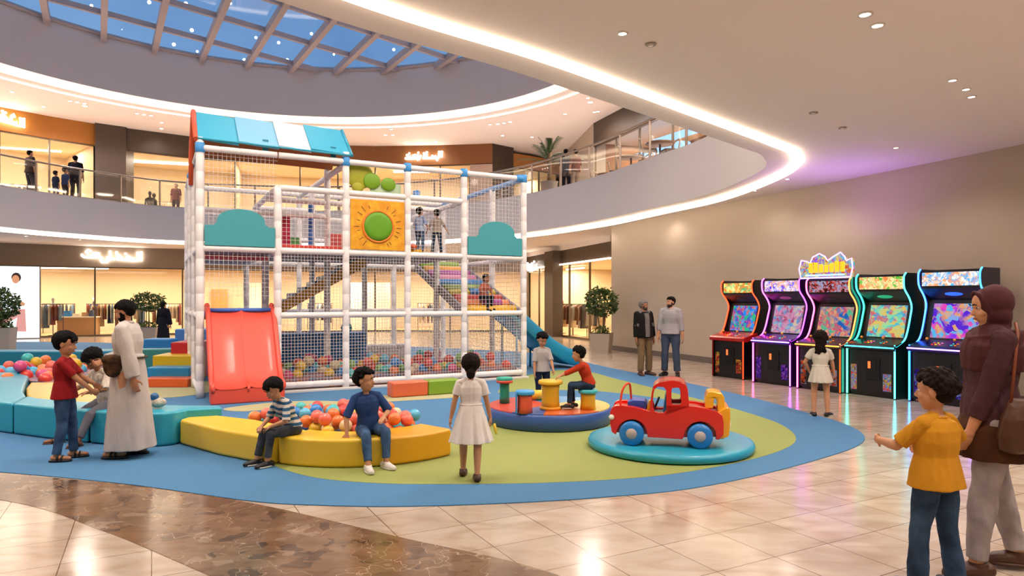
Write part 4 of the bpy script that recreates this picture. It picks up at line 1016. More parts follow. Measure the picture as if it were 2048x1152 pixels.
    mq = MB().box((i0, .31, 1.88*sz), (i1, .5, 2.16*sz)).build('marquee_box', M_CABP, t)
    MB().box((i0+.02, .285, 1.91*sz), (i1-.02, .312, 2.13*sz)).build('marquee', marq, mq)
    MB().box((i0, .3, 2.14*sz), (i1, .84, 2.17*sz)).build('top_panel', M_CABP, t)
    # coin door and lower graphics
    cd = MB().box((W*.38, .0, .3), (W*.68, .022, .68)).build('coin_door', M_COIN, t, .008)
    MB().box((W*.45, -.008, .5), (W*.5, .003, .62)).build('coin_slot', mat('slot_glow', '#ff5a2a', .4, emit='#ff5a2a', es=1.5), cd)
    MB().box((W*.56, -.008, .5), (W*.61, .003, .62)).build('coin_slot', mat('slot_dark', '#0a0a0a', .4), cd)
    if graph:
        for x0, x1, z0, z1 in ((W*.08, W*.2, .1, .55), (W*.74, W*.9, .12, .42)): MB().box((x0, .012, z0), (x1, .024, z1)).build('printed_graphic', graph, t)
    return t
RED = ('#ff3a1c', 5); 
m1 = machine((4.49, 15.1), .88, 2.13, 'red trimmed arcade machine at the left end of the row', (('#ff3a1c', 4), ('#ff3a1c', 4)), None, (('#5a0d08', 1), ('#ff3518', 3)),
    art('screen_a', ['#0a2a8c', '#2d6cf0', '#3aa5ef', '#e86a3a', '#4f3fd0', '#35c08a'], 4.0, 0.60, 1), art('marquee_a', ['#e8d23a', '#f4ec9a', '#3fae6a', '#f07a2a', '#ffe680'], 4, .8, 2), wide=.05, panelc=mat('panel_red', '#a81a16', .3, coat=.4), graph=art('graph_a', ['#120810', '#2a1016', '#e03a3a', '#140c14', '#d8a83a'], 9, .35, 3))
m2 = machine((4.99, 13.98), .92, 2.15, 'purple neon arcade machine second from the left', (('#f04adf', 6), ('#b43cff', 6)), ('#b07aff', 4), (('#ff4f9a', 6), ('#c04aff', 7)),
    art('screen_b', ['#3a8fd0', '#e07ab0', '#d9a8c8', '#c23a6a', '#5ab0e8', '#e8c8b0'], 3.6, 0.52, 4), art('marquee_b', ['#3a2fd0', '#7a6cf0', '#e8e0ff', '#f0a860', '#4f3fe0'], 7, .8, 5), body=mat('cabinet_purple', '#2c0b45', .3, coat=.3), panelc=mat('panel_purple', '#3a1470', .3, coat=.3), graph=art('graph_b', ['#100818', '#241040', '#6a3ac8', '#100818', '#c060e0'], 8, .3, 6), spk='#8a3a78', spk_e=.3)
m3 = machine((5.5, 13.02), .92, 2.12, 'arcade machine with a lit crown topper in the middle of the row', (('#ff4fa0', 6), ('#ff6a32', 5)), ('#ff9a3a', 3), (('#ff5ad0', 5), ('#e0561c', 1.5)),
    art('screen_c', ['#1a9ab0', '#e88a5a', '#3ac8a0', '#d84a7a', '#f0b080', '#2a6ac0'], 4.0, 0.52, 7), art('marquee_c', ['#b02a20', '#e0562a', '#8fb0d8', '#c83a2a', '#401818'], 7, .6, 8), body=mat('cabinet_plum', '#2a0f26', .3, coat=.3), panelc=mat('panel_brown', '#3a2016', .35), graph=art('graph_c', ['#0c0a0c', '#2a1610', '#e0562a', '#0c0a0c', '#8f9ab0'], 7, .4, 9))
m4 = machine((6.08, 12.26), .9, 2.17, 'teal green neon arcade machine second from the right', (('#2fe8c0', 5), ('#35d8e8', 6)), ('#3ac8e0', 4), (('#45f0c0', 6), ('#3fe0f0', 6)),
    art('screen_d', ['#1fb8b0', '#5ae0d0', '#e86a5a', '#3aa8e0', '#8fe8b0', '#e8c86a'], 4.0, 0.57, 10), art('marquee_d', ['#e8a82a', '#f4e89a', '#e8783a', '#ffe9b0', '#5ab03a'], 6, .8, 11), body=mat('cabinet_green', '#06281c', .3, coat=.3), graph=art('graph_d', ['#08120e', '#102820', '#d8b83a', '#3a8ae0', '#e0503a'], 9, .4, 12), spk='#1f9a6a', spk_e=.6)
m5 = machine((6.68, 11.36), .98, 2.22, 'blue neon arcade machine at the right end of the row', (('#2f6cff', 7), ('#2a8cff', 7)), ('#9a6aff', 5), (('#2f9cff', 6), ('#8a4aff', 6)),
    art('screen_e', ['#2a3ae0', '#7a3ae8', '#e84ab0', '#3ab8f0', '#e8a05a', '#5a2ad0'], 3.2, 0.65, 13), art('marquee_e', ['#e84a5a', '#ffe0d0', '#f09a5a', '#3aa8e8', '#fff0e0'], 6, .8, 14), body=mat('cabinet_navy', '#0a0a3a', .3, coat=.3), panelc=mat('panel_indigo', '#1c0f3c', .3), graph=art('graph_e', ['#0a0814', '#16103a', '#5a3ac8', '#0a0814', '#8a9ae0'], 8, .3, 15), spk='#2a5ae0', spk_e=1.0)
# crown topper of the middle machine
pts = [(-.06,2.12),(-.1,2.3),(-.05,2.47),(.08,2.44),(.14,2.4),(.2,2.52),(.34,2.58),(.46,2.52),(.52,2.44),(.62,2.5),(.78,2.58),(.86,2.5),(.9,2.42),(1.0,2.46),(1.02,2.28),(.98,2.12)]
mb = MB(); prism_holes(mb, pts, [], .2, .26); cr = mb.build('crown_topper', art('crown_art', ['#3a5ae8', '#f0b02a', '#8a4af0', '#f4d23a', '#3ac0e8', '#d8603a'], 6, .6, 16), m3, fix=True)
MB().tube([(x, .19, z) for x, z in pts], .012, 8, closed=True, caps=False).build('neon_tube', emis('neon_crown', '#a070ff', 5), cr)
MB().tube([(.06, .18, 2.17), (.86, .18, 2.17)], .014, 8).build('neon_tube', emis('neon_crown2', '#5a9aff', 5), cr)
# chunky yellow lettering shapes on the topper (illegible in the photograph)
rnd = random.Random(4)
for k in range(7):
    x = .12+.11*k; h = .09+.03*math.sin(k*1.3+1)
    MB().box((x, .17, 2.22), (x+.085, .2, 2.24+h+.06)).build('topper_letter', mat('letter_gold', '#f2a81e', .4, emit='#f2a81e', es=.8), cr, .01)
# ================================================================= people
SKIN = mat('skin_tan', '#c48d68', .55, var=.06, vs=6, spec=.3); SKIN_D = mat('skin_brown', '#9c6848', .55, spec=.3); SKIN_L = mat('skin_light', '#c98f6a', .55, spec=.3)
HAIR = mat('hair_black', '#0d0908', .75, bump=.5, bs=60, spec=.12); HAIRB = mat('hair_dark_brown', '#1c100c', .75, bump=.5, bs=60, spec=.12)
EYE_W = mat('eye_white', '#e8e0d8', .25); EYE_D = mat('eye_dark', '#1b100c', .2); M_LIP = mat('lip_colour', '#8a4238', .45)
def cap(mb, a, b, ra, rb, n=14, flat=False):
    a, b = Vector(a), Vector(b)
    if flat: mb.tube([a, b], [ra, rb], n); return
    d = (b-a).normalized(); pts = []; rs = []
    for k in (-1, -.92, -.7, -.38, 0): pts.append(a + d*ra*k); rs.append(ra*math.sqrt(max(.02, 1-k*k)))
    for k in (0, .38, .7, .92, 1): pts.append(b + d*rb*k); rs.append(rb*math.sqrt(max(.02, 1-k*k)))
    if (b-a).length < 1e-4: mb.sphere(a, ra, n, 10); return
    mb.tube(pts, rs, n)
def limb(mb, a, b, prof, n=16):
    """tapered limb: prof = [(t, radius)]"""
    a, b = Vector(a), Vector(b); d = b-a
    pts = [a + d*t for t, r in prof]; rs = [r for t, r in prof]
    mb.tube(pts, rs, n); mb.sphere(a, prof[0][1], n, 10); mb.sphere(b, prof[-1][1], n, 10)
def remesh(mb, name, m, parent, voxel, smooth=3, wr=0, wf=10, flatz=None, wst=(1, 1, .45)):
    me = mb.mesh('tmp')
    bm = bmesh.new(); bm.from_mesh(me); bmesh.ops.recalc_face_normals(bm, faces=bm.faces); bm.to_mesh(me); bm.free()
    o = bpy.data.objects.new('tmp', me); COL.objects.link(o)
    r = o.modifiers.new('r', 'REMESH'); r.mode = 'VOXEL'; r.voxel_size = voxel; r.use_smooth_shade = True
    if smooth:
        s = o.modifiers.new('s', 'SMOOTH'); s.factor = .5; s.iterations = smooth
    dg = bpy.context.evaluated_depsgraph_get(); dg.update()
    me2 = bpy.data.meshes.new_from_object(o.evaluated_get(dg)); me2.name = name
    bpy.data.objects.remove(o); bpy.data.meshes.remove(me)
    if wr:
        n = len(me2.vertices); co_ = np.empty(n*3, dtype=np.float32); me2.vertices.foreach_get('co', co_); co_ = co_.reshape(-1, 3)
        no = np.empty(n*3, dtype=np.float32); me2.vertices.foreach_get('normal', no); no = no.reshape(-1, 3)
        q = co_*np.array(wst)*wf; rs_ = np.random.RandomState(len(name)+n % 13); d = np.zeros(n)
        for k in range(6):
            w_ = rs_.normal(size=3); w_ /= np.linalg.norm(w_); f = .8 + k*.55
            w2 = rs_.normal(size=3); d += np.sin(q@w_*f*6.28 + 1.7*np.sin(q@w2*3 + k))/(1+k*.6)
        co_ += no*(d[:, None]*wr/2.2)
        me2.vertices.foreach_set('co', co_.ravel())
    if flatz is not None:
        for v in me2.vertices:
            if v.co.z < flatz: v.co.z = flatz
    me2.materials.clear(); me2.materials.append(m)
    me2.polygons.foreach_set('use_smooth', [True]*len(me2.polygons)); me2.polygons.foreach_set('material_index', [0]*len(me2.polygons))
    ob = bpy.data.objects.new(name, me2); COL.objects.link(ob)
    if parent is not None: ob.parent = parent
    return ob
def ik(a, t, l1, l2, pole):
    a, t = Vector(a), Vector(t); d = t-a; L = min(d.length, (l1+l2)*.999); L = max(L, abs(l1-l2)+.01); u = d.normalized()
    x = (l1*l1-l2*l2+L*L)/(2*L); h = math.sqrt(max(0, l1*l1-x*x)); p = Vector(pole); p = p - u*p.dot(u)
    if p.length < 1e-4: p = Vector((0, 1, 0)) - u*u.y
    p.normalize(); return a+u*x+p*h, a+u*L
def headM(c, yaw, pitch, roll=0): return Matrix.Translation(c) @ Matrix.Rotation(yaw, 4, 'Z') @ Matrix.Rotation(pitch, 4, 'X') @ Matrix.Rotation(roll, 4, 'Y')
def xs(mb2, mb, M):  # add transformed copy
    mb.add(mb2.v, mb2.f, 0, True, M)
def hand(mb, w, d, n, L, curl=.5, side=1, r=.05):
    """palm, four bent fingers of unequal length, thumb from the side near the base"""
    d = Vector(d).normalized(); n = Vector(n); n = (n - d*n.dot(d)).normalized(); s = d.cross(n)*side
    w = Vector(w); R = Matrix((s, d, n)).transposed().to_4x4()
    M = Matrix.Translation(w + d*L*.27) @ R
    m2 = MB().sphere((0, 0, 0), (L*.22, L*.3, L*.1), 12, 8); xs(m2, mb, M)
    cap(mb, w - d*L*.06, w + d*L*.15, L*.13, L*.15, 10)
    for k, (o, ln) in enumerate(((-.165, .40), (-.055, .46), (.055, .43), (.16, .34))):
        p = w + d*L*.5 + s*L*o; a = curl*.5; q = p + (d*math.cos(a) + n*math.sin(a))*L*ln*.5 + s*L*o*.12
        a2 = curl*1.5; e = q + (d*math.cos(a2) + n*math.sin(a2))*L*ln*.5
        cap(mb, p - d*L*.12, q, L*r*1.1, L*r, 8); cap(mb, q, e, L*r, L*r*.82, 8)
    p = w + d*L*.12 - s*L*.16; q = p + (d*.6 - s*.62 + n*.35).normalized()*L*.24; e = q + (d*.85 - s*.2 + n*.4).normalized()*L*.2
    cap(mb, p, q, L*r*1.5, L*r*1.2, 8); cap(mb, q, e, L*r*1.2, L*r, 8)
_ALLP = []
def person(label, loc, dirv, H, child=True, vox=.007, seat=None, hip=None, lean=0, slean=0, feet=None, footyaw=(0, 0), hands=None, poles=None, legpole=None, hy=0, hp=0, hr=0,
           skin=None, hair=('short',), hairm=None, top=None, bottom=None, dress=None, shoes=None, thobe=None, curl=(.5, .5), palm=None, group=None, ease=1.0, sleeve=.5, simple=False, base=0, beard=None, cat='person', hemx=0, girth=1.0):
    sk = skin or SKIN
    t = thing('person', label, cat, (loc[0], loc[1], base), math.atan2(-dirv[0], dirv[1]), group)
    C = dict(foot=.038, shin=.225, thigh=.225, tor=.27, hh=.178, ua=.15, fa=.13, hand=.092, sw=.098, hw=.055) if child else dict(foot=.04, shin=.24, thigh=.245, tor=.295, hh=.132, ua=.168, fa=.145, hand=.102, sw=.112, hw=.055)
    q = {k: v*H for k, v in C.items()}
    hz = (seat + .055*H) if seat is not None else q['foot']*1.25+q['shin']+q['thigh']+.007*H
    P = Vector(hip) if hip else Vector((0, 0, hz))
    if hip and len(hip) == 2: P = Vector((hip[0], hip[1], hz))
    up = Vector((math.sin(slean), math.sin(lean)*math.cos(slean), math.cos(lean)*math.cos(slean))); fwd = Vector((0, math.cos(lean), -math.sin(lean))); rt = up.cross(fwd)*-1; rt = fwd.cross(up)
    def S(u, x=0, y=0): return P + up*(u*q['tor']) + rt*x + fwd*y       # point along the spine
    sh = [S(.9, s*q['sw']*.93) for s in (-1, 1)]                        # left, right
    hj = [P + rt*(s*q['hw']) - up*.01*H for s in (-1, 1)]
    if feet is None: feet = [(-q['hw']*1.15, 0), (q['hw']*1.15, 0)]
    ank = []
    for f in feet: ank.append(Vector((f[0], f[1], (f[2] if len(f) > 2 else 0) + q['foot']*1.25)))
    lp = legpole or [(-.05, 1, .1), (.05, 1, .1)]
    knee = []; an2 = []
    for i in range(2):
        k_, a_ = ik(hj[i], ank[i], q['thigh'], q['shin'], lp[i]); knee.append(k_); an2.append(a_)
    ank = an2
    if hands is None: hands = [(-q['sw']*1.25, .03*H, hz-.05*H), (q['sw']*1.25, .03*H, hz-.05*H)]
    pl = poles or [(-.6, -1, -.2), (.6, -1, -.2)]
    elb = []; wr_ = []
    for i in range(2):
        e_, w_ = ik(sh[i], hands[i], q['ua'], q['fa'], pl[i]); elb.append(e_); wr_.append(w_)
    kk = .9 if child else 1.0; kk *= girth
    # ---- body: one continuous surface
    b = MB(); G_ = H*kk
    def tring(u, a, bb, dy=0, n=20, e=1.0, fold=0):
        c = S(u, 0, dy*H); return [tuple(c + rt*(a*G_*e*math.copysign(abs(math.cos(t_))**.85, math.cos(t_))) + fwd*(bb*G_*e*math.sin(t_))) for t_ in [2*PI*i/n for i in range(n)]]
    TR = [(-.22, .05, .045), (-.08, .088, .066), (.12, .09, .066), (.38, .078, .058), (.62, .092, .066), (.8, .09, .064), (.93, .07, .052), (1.03, .036, .034)]
    TRAP = lambda c, k: [cap(c, S(.99, s*.025*H), sh[(s+1)//2] + up*.002*H, .026*G_*k, r['ua']*1.05*k) for s in (-1, 1)]
    b.rings([tring(*r) for r in TR])
    R_ = dict(th=.052, kn=.035, cf=.036, ak=.022, ua=.029, el=.023, fa=.024, wr=.0155) if not child else dict(th=.052, kn=.036, cf=.034, ak=.023, ua=.028, el=.023, fa=.0235, wr=.0165)
    r = {k: v*H*kk for k, v in R_.items()}
    foot_d = []; TRAP(b, 1.0)
    for i in range(2):
        limb(b, hj[i], knee[i], [(0, r['th']), (.35, r['th']*.95), (.8, r['kn']*1.08), (1, r['kn'])])
        limb(b, knee[i], ank[i], [(0, r['kn']), (.3, r['cf']*1.05), (.7, r['ak']*1.25), (1, r['ak'])])
        limb(b, sh[i], elb[i], [(0, r['ua']*1.05), (.4, r['ua']), (1, r['el'])])
        limb(b, elb[i], wr_[i], [(0, r['el']), (.3, r['fa']), (1, r['wr'])])
        fy = footyaw[i]; fd = Vector((math.sin(fy), math.cos(fy), 0)); foot_d.append(fd)
        h0 = ank[i]; bz = h0.z - q['foot']*.95
        cap(b, h0 - fd*.02*H + Vector((0, 0, -.018*H)), h0 + fd*.085*H + Vector((0, 0, bz - h0.z + .012*H)), .022*H, .016*H, 10)
        d = (wr_[i]-elb[i]).normalized()
        pn = Vector(palm[i]) if palm else Vector((1 if i == 0 else -1, 0, 0))
        hand(b, wr_[i], d, pn, q['hand']*1.05, curl[i], -1 if i == 0 else 1, max(.05, .8*vox/q['hand'] if not simple else .05))
    # ---- head
    hh = q['hh']; nb = S(1.0); hc = nb + up*(hh*.62) + Vector((0, math.sin(lean)*.0, 0)) + fwd*hh*.04
    if hp > .3: hc = hc + fwd*hh*.12*hp
    HM = headM(hc, hy, -hp, hr) @ Matrix.Scale(hh, 4)
    cap(b, nb - up*.03*H, hc - up*hh*.1, .03*H*kk, .027*H*kk, 12)
    hd = MB(); hd.sphere((0, -.05, .13), (.345, .42, .37), 24, 16); hd.sphere((0, .07, -.12), (.275, .30, .36), 24, 16); hd.sphere((0, .2, -.38), (.11, .1, .09), 12, 8)
    hd.sphere((0, .3, .1), (.2, .07, .06), 12, 8)                         # brow
    cap(hd, (0, .345, .03), (0, .415, -.1), .03, .05, 10); hd.sphere((0, .39, -.125), (.07, .05, .035), 10, 8)
    hd.sphere((-.16, .24, -.12), (.1, .09, .1), 10, 8); hd.sphere((.16, .24, -.12), (.1, .09, .1), 10, 8)
    hd.sphere((0, .335, -.225), (.095, .05, .026), 12, 8); hd.sphere((0, .33, -.27), (.08, .05, .026), 12, 8)
    for s in (-1, 1): hd.sphere((s*.345, -.04, -.02), (.04, .085, .12), 10, 8)
    xs(hd, b, HM)
    body = remesh(b, 'body', sk, t, vox, 2)
    if not simple:
        for s in (-1, 1):
            e = MB(); e.sphere((s*.125, .29, .035), (.058, .05, .03), 12, 8, 0); e.sphere((s*.125, .322, .035), (.028, .022, .028), 10, 8, 1)
            m2 = MB(); m2.v = [tuple(HM @ Vector(p)) for p in e.v]; m2.f = e.f; m2.m = e.m; m2.sm = e.sm; m2.build('eye', [EYE_W, EYE_D], t)
            m2 = MB(); m2.tube([HM @ Vector(p) for p in ((s*.05, .39, .115), (s*.12, .395, .14), (s*.2, .35, .115))], [hh*.014, hh*.02, hh*.01], 6); m2.build('eyebrow', HAIR, t)
        m2 = MB(); m2.tube([HM @ Vector(p) for p in ((-.085, .365, -.245), (-.03, .395, -.238), (.03, .395, -.238), (.085, .365, -.245))], [hh*.008, hh*.024, hh*.024, hh*.008], 8); m2.build('lips', M_LIP, t)
    # ---- hair
    hm = hairm or HAIR; st_ = hair[0]; hb = MB()
    if st_ != 'none':
        rnd = random.Random(len(label)*7); N = 170 if not simple else 60
        curly = 'curly' in hair
        hb2 = MB(); hb2.sphere((0, -.1, .2), (.37, .385, .345), 24, 16); hb2.sphere((0, -.2, -.02), (.32, .27, .28), 20, 12)
        low = -.42 if st_ != 'long' else -.6
        for i in range(N):
            z = 1-2*(i+.5)/N; ph = i*2.39996; x = math.sqrt(1-z*z)*math.cos(ph); y = math.sqrt(1-z*z)*math.sin(ph)
            if y > .35 and z < .42: continue
            if -.1 < y <= .35 and z < .08 - .3*(.35-y) : continue
            if y <= -.1 and z < low: continue
            j = rnd.uniform(.0, .07 if curly else .025); rr = rnd.uniform(.07, .1) if curly else rnd.uniform(.085, .105)
            hb2.sphere((x*(.34+j), -.06+y*(.40+j), .15+z*(.36+j)), rr, 8, 6)
        if 'fringe' in hair:
            for i in range(9): hb2.sphere((-.24+.06*i, .3+.05*math.cos((i-4)*.4), .3-.02*abs(i-4)), (.07, .07, .12), 8, 6)
        if 'bun' in hair: hb2.sphere((0, -.5, -.3), (.2, .17, .24), 16, 10); hb2.sphere((0, -.42, -.18), (.13, .13, .13), 10, 8)
        if st_ == 'long' or 'longcurly' in hair:
            for i in range(46):
                a = rnd.uniform(-2.6, -.5); z = rnd.uniform(-.85 if 'longcurly' in hair else -1.1, .0)
                w_ = .3 if 'longcurly' in hair else .22
                hb2.sphere((w_*math.cos(a)*1.05, -.15+w_*math.sin(a)*.9, z), rnd.uniform(.1, .15), 8, 6)
            hb2.sphere((0, -.25, -.45), (.28, .2, .5), 14, 10)
        xs(hb2, hb, HM); remesh(hb, 'hair', hm, t, vox*(.9 if curly else 1), 1 if curly else 4)
    if beard is not None:
        hb = MB(); h2 = MB(); h2.sphere((0, .12, -.28), (.26, .26, .22), 16, 10); h2.sphere((0, .24, -.38), (.15, .13, .12), 12, 8)
        for s in (-1, 1): h2.sphere((s*.25, .06, -.12), (.07, .12, .2), 10, 8)
        h2.sphere((0, .36, -.185), (.11, .035, .022), 10, 6)
        xs(h2, hb, HM @ Matrix.Translation((0, .015, 0))); remesh(hb, 'beard', beard, t, vox, 1)
    # ---- clothing
    E = ease*(1.06 if child else 1)
    if bottom:
        mt, ln = bottom[0], (bottom[1] if len(bottom) > 1 else .97); bag = bottom[2] if len(bottom) > 2 else 1.22
        c = MB(); c.rings([tring(u, a, bb, 0, 20, 1.1) for u, a, bb in ((-.2, .07, .055), (-.05, .09, .067), (.12, .092, .068), (.26, .086, .064))])
        for i in range(2):
            limb(c, hj[i], knee[i], [(0, r['th']*1.12), (.4, r['th']*1.08), (.85, r['kn']*1.2), (1, r['kn']*1.18)])
            if ln > .55:
                e = knee[i].lerp(ank[i], (ln-.5)*2)
                c.tube([knee[i], knee[i].lerp(e, .35), knee[i].lerp(e, .7), e], [r['kn']*1.2, r['cf']*1.16, r['ak']*1.55*bag/1.22, r['ak']*1.5*bag/1.22], 16)
        remesh(c, 'trousers', mt, t, vox, 2, .0032*H/1.2, 9)
    if top:
        mt = top[0]; hem = top[1] if len(top) > 1 else -.05
        c = MB(); TT = [r_ for r_ in TR if r_[0] > hem+.06]
        hk = 1.17 if seat is not None else 1.3
        c.rings([tring(hem, .094*hk*E, .07*hk*1.02*E)] + [tring(r_[0], r_[1]*(1.12 + .16*max(0, .5-r_[0]))*E*(hk/1.24 if r_[0] < .5 else 1), r_[2]*(1.16 + .16*max(0, .5-r_[0]))*E) for r_ in TT[:-1]] + [tring(1.0, .043, .04)]); TRAP(c, 1.16)
        for i in range(2):
            if sleeve <= .5:
                e = sh[i].lerp(elb[i], sleeve*2); c.sphere(sh[i], r['ua']*1.18, 14, 10); c.tube([sh[i], sh[i].lerp(e, .5), e], [r['ua']*1.2, r['ua']*1.3, r['ua']*1.36], 16)
            else:
                limb(c, sh[i], elb[i], [(0, r['ua']*1.2), (.5, r['ua']*1.3), (1, r['el']*1.35)]); e = elb[i].lerp(wr_[i], (sleeve-.5)*2)
                c.tube([elb[i], elb[i].lerp(e, .5), e], [r['el']*1.4, r['fa']*1.3, r['fa']*1.15], 16)
        remesh(c, 'shirt', mt, t, vox, 2, .003*H/1.2, 8)
        if not simple:
            cc = S(1.0); MB().tube([cc + rt*(.043*G_*math.cos(a*PI/10)) + fwd*(.04*G_*math.sin(a*PI/10)) for a in range(20)], .006*H, 6, closed=True, caps=False).build('collar', mt, t)
    if dress:
        mt, hemz, wd = dress[:3]; c = MB()
        c.rings([tring(u, a*1.12, bb*1.16) for u, a, bb in TR[1:-1]] + [tring(1.0, .046, .042)]); TRAP(c, 1.15)
        for i in range(2):
            e = sh[i].lerp(elb[i], .62); c.sphere(sh[i], r['ua']*1.2, 14, 10); c.tube([sh[i], sh[i].lerp(e, .5), e], [r['ua']*1.22, r['ua']*1.5, r['ua']*1.5], 16)
        n = 72; rg = []; w0 = S(.3)
        for j in range(9):
            s = j/8; z = w0.z + (hemz-w0.z)*s; a0 = (.083+(wd-.083)*s**.85)*H; ring = []
            for i in range(n):
                a = 2*PI*i/n; f = 1 + (.07*math.sin(a*11+1.3) + .035*math.sin(a*19))*s
                ring.append((w0.x*(1-s)+a0*f*math.cos(a), w0.y*(1-s)+a0*.85*f*math.sin(a), z))
            rg.append(ring)
        c.rings(rg[::-1]); remesh(c, 'dress', mt, t, vox*.85, 1, .002, 10)
        MB().tube([w0 + Vector((.087*H*math.cos(a*PI/12), .066*H*math.sin(a*PI/12), 0)) for a in range(24)], .007*H, 6, closed=True, caps=False).build('waistband', mt, t)
    if thobe:
        mt, hemz, wd = thobe[:3]; c = MB(); n = 60; rg = []
        c.rings([tring(u, a*1.16, bb*1.28) for u, a, bb in TR[1:-1]] + [tring(1.02, .044, .041)]); TRAP(c, 1.25)
        w0 = S(.35)
        for j in range(14):
            s = j/13; z = w0.z+(hemz-w0.z)*s; ring = []; a0 = (.095+(wd-.095)*s)*H
            for i in range(n):
                a = 2*PI*i/n; f = 1 + (.05*math.sin(a*5+.6+s) + .035*math.sin(a*9-s*1.5))*s**1.2
                ring.append((w0.x*(1-s)+a0*f*.92*math.cos(a), w0.y*(1-s)+a0*.95*f*math.sin(a)+hemx*s, z))
            rg.append(ring)
        c.rings(rg[::-1])
        for i in range(2):
            limb(c, sh[i], elb[i], [(0, r['ua']*1.3), (.5, r['ua']*1.55), (1, r['el']*1.85)]); e = elb[i].lerp(wr_[i], .93)
            c.tube([elb[i], elb[i].lerp(e, .5), e], [r['el']*1.9, r['fa']*1.9, r['fa']*1.85], 18)
        remesh(c, 'robe', mt, t, vox, 2, .004*H/1.2, 5)
        if not simple:
            MB().tube([S(1.05)+rt*(.034*H*math.cos(a*PI/10))+fwd*(.032*H*math.sin(a*PI/10)) for a in range(20)], .009*H, 8, closed=True, caps=False).build('collar', mt, t)
    if shoes:
        ms, kind = shoes[0], shoes[1]
        for i in range(2):
            a = ank[i]; fd = foot_d[i]; bz = a.z - q['foot']*1.2; L = .145*H; c = MB(); sd = Vector((fd.y, -fd.x, 0))
            heel = Vector((a.x, a.y, bz)) - fd*.035*H; toe = heel + fd*L*.86
            if kind == 'sneaker':
                cap(c, heel + Vector((0, 0, .022*H)), heel.lerp(toe, .5) + Vector((0, 0, .022*H)), .028*H, .029*H); cap(c, heel.lerp(toe, .5) + Vector((0, 0, .02*H)), toe + Vector((0, 0, .012*H)), .029*H, .024*H)
                c.tube([a + Vector((0, 0, -.02*H)) - fd*.005*H, a + Vector((0, 0, .004*H)) - fd*.005*H], [.031*H, .029*H], 14)
                so = remesh(c, 'shoe', ms, t, vox*.8, 2, flatz=bz+.004*H)
                s2 = MB(); n = 20; ol = []
                for j in range(n):
                    an = 2*PI*j/n; ca = math.cos(an); ol.append(heel.lerp(toe, .5) + fd*(L*.53*ca+.0*H) + sd*(.031*H*math.copysign(abs(math.sin(an))**.7, math.sin(an))))
                s2.rings([[(p.x, p.y, bz) for p in ol], [(p.x, p.y, bz+.012*H) for p in ol]]); s2.build('sole', shoes[2] if len(shoes) > 2 else ms, so)
            elif kind == 'sandal':
                n = 20; ol = []
                for j in range(n):
                    an = 2*PI*j/n; ol.append(heel.lerp(toe, .5) + fd*(L*.55*math.cos(an)) + sd*(.03*H*math.copysign(abs(math.sin(an))**.7, math.sin(an))))
                s2 = MB(); s2.rings([[(p.x, p.y, bz) for p in ol], [(p.x, p.y, bz+.012*H) for p in ol]]); so = s2.build('sandal_sole', ms, t)
                for f, h in ((.62, .03), (.4, .04)):
                    p = heel.lerp(toe, f); MB().tube([p+sd*.031*H+Vector((0,0,.01*H)), p+sd*.026*H+Vector((0,0,h*H)), p-sd*.0*H+Vector((0,0,(h+.012)*H)), p-sd*.026*H+Vector((0,0,h*H)), p-sd*.031*H+Vector((0,0,.01*H))], .007*H, 6).build('strap', ms, so)
    return dict(t=t, HM=HM, hh=hh, S=S, sh=sh, elb=elb, wr=wr_, knee=knee, ank=ank, P=P, H=H, tring=tring, rt=rt, fwd=fwd, up=up, hj=hj, r=r)

def cloth(name, c, var=.12, vs=30, c2=None, bump=.25, bs=120): return mat(name, c, .85, var=var, vs=vs, col2=c2, bump=bump, bs=bs, spec=.2)
JEAN = cloth('blue_denim', '#47658a', .3, 7, '#27405f'); JEAND = cloth('dark_denim', '#2b3f58', .3, 7, '#182433'); JEANG = cloth('grey_denim', '#4b4f58', .3, 7, '#2c2f36'); JEANP = cloth('pale_grey_denim', '#a49a99', .15, 7, '#8a8081')
LEA = mat('shoe_black', '#141214', .45); LEAB = mat('shoe_brown', '#4a2a18', .5); LEAW = mat('shoe_white', '#d8d2cc', .55); SOLEW = mat('sole_white', '#cfc8bd', .6)
def stripe_mat(name, c1, c2, freq, axis=2, duty=.5):
    m = mat(name, c1, .85, bump=.2, bs=120, spec=.2); nt = m.node_tree; L = nt.links; b = nt.nodes['Principled BSDF']
    tc = nt.nodes.new('ShaderNodeTexCoord'); s = nt.nodes.new('ShaderNodeSeparateXYZ'); L.new(tc.outputs['Object'], s.inputs[0])
    dn = nt.nodes.new('ShaderNodeTexNoise'); dn.inputs['Scale'].default_value = 6; L.new(tc.outputs['Object'], dn.inputs['Vector'])
    a = nt.nodes.new('ShaderNodeMath'); a.operation = 'MULTIPLY_ADD'; a.inputs[1].default_value = .03; L.new(dn.outputs['Fac'], a.inputs[0]); L.new(s.outputs[axis], a.inputs[2])
    f = nt.nodes.new('ShaderNodeMath'); f.operation = 'MULTIPLY'; f.inputs[1].default_value = freq; L.new(a.outputs[0], f.inputs[0])
    g = nt.nodes.new('ShaderNodeMath'); g.operation = 'FRACT'; L.new(f.outputs[0], g.inputs[0])
    h = nt.nodes.new('ShaderNodeMath'); h.operation = 'LESS_THAN'; h.inputs[1].default_value = duty; L.new(g.outputs[0], h.inputs[0])
    mx = nt.nodes.new('ShaderNodeMix'); mx.data_type = 'RGBA'; mx.inputs[6].default_value = (*lin(c1), 1); mx.inputs[7].default_value = (*lin(c2), 1)
    L.new(h.outputs[0], mx.inputs[0]); L.new(mx.outputs[2], b.inputs['Base Color']); return m

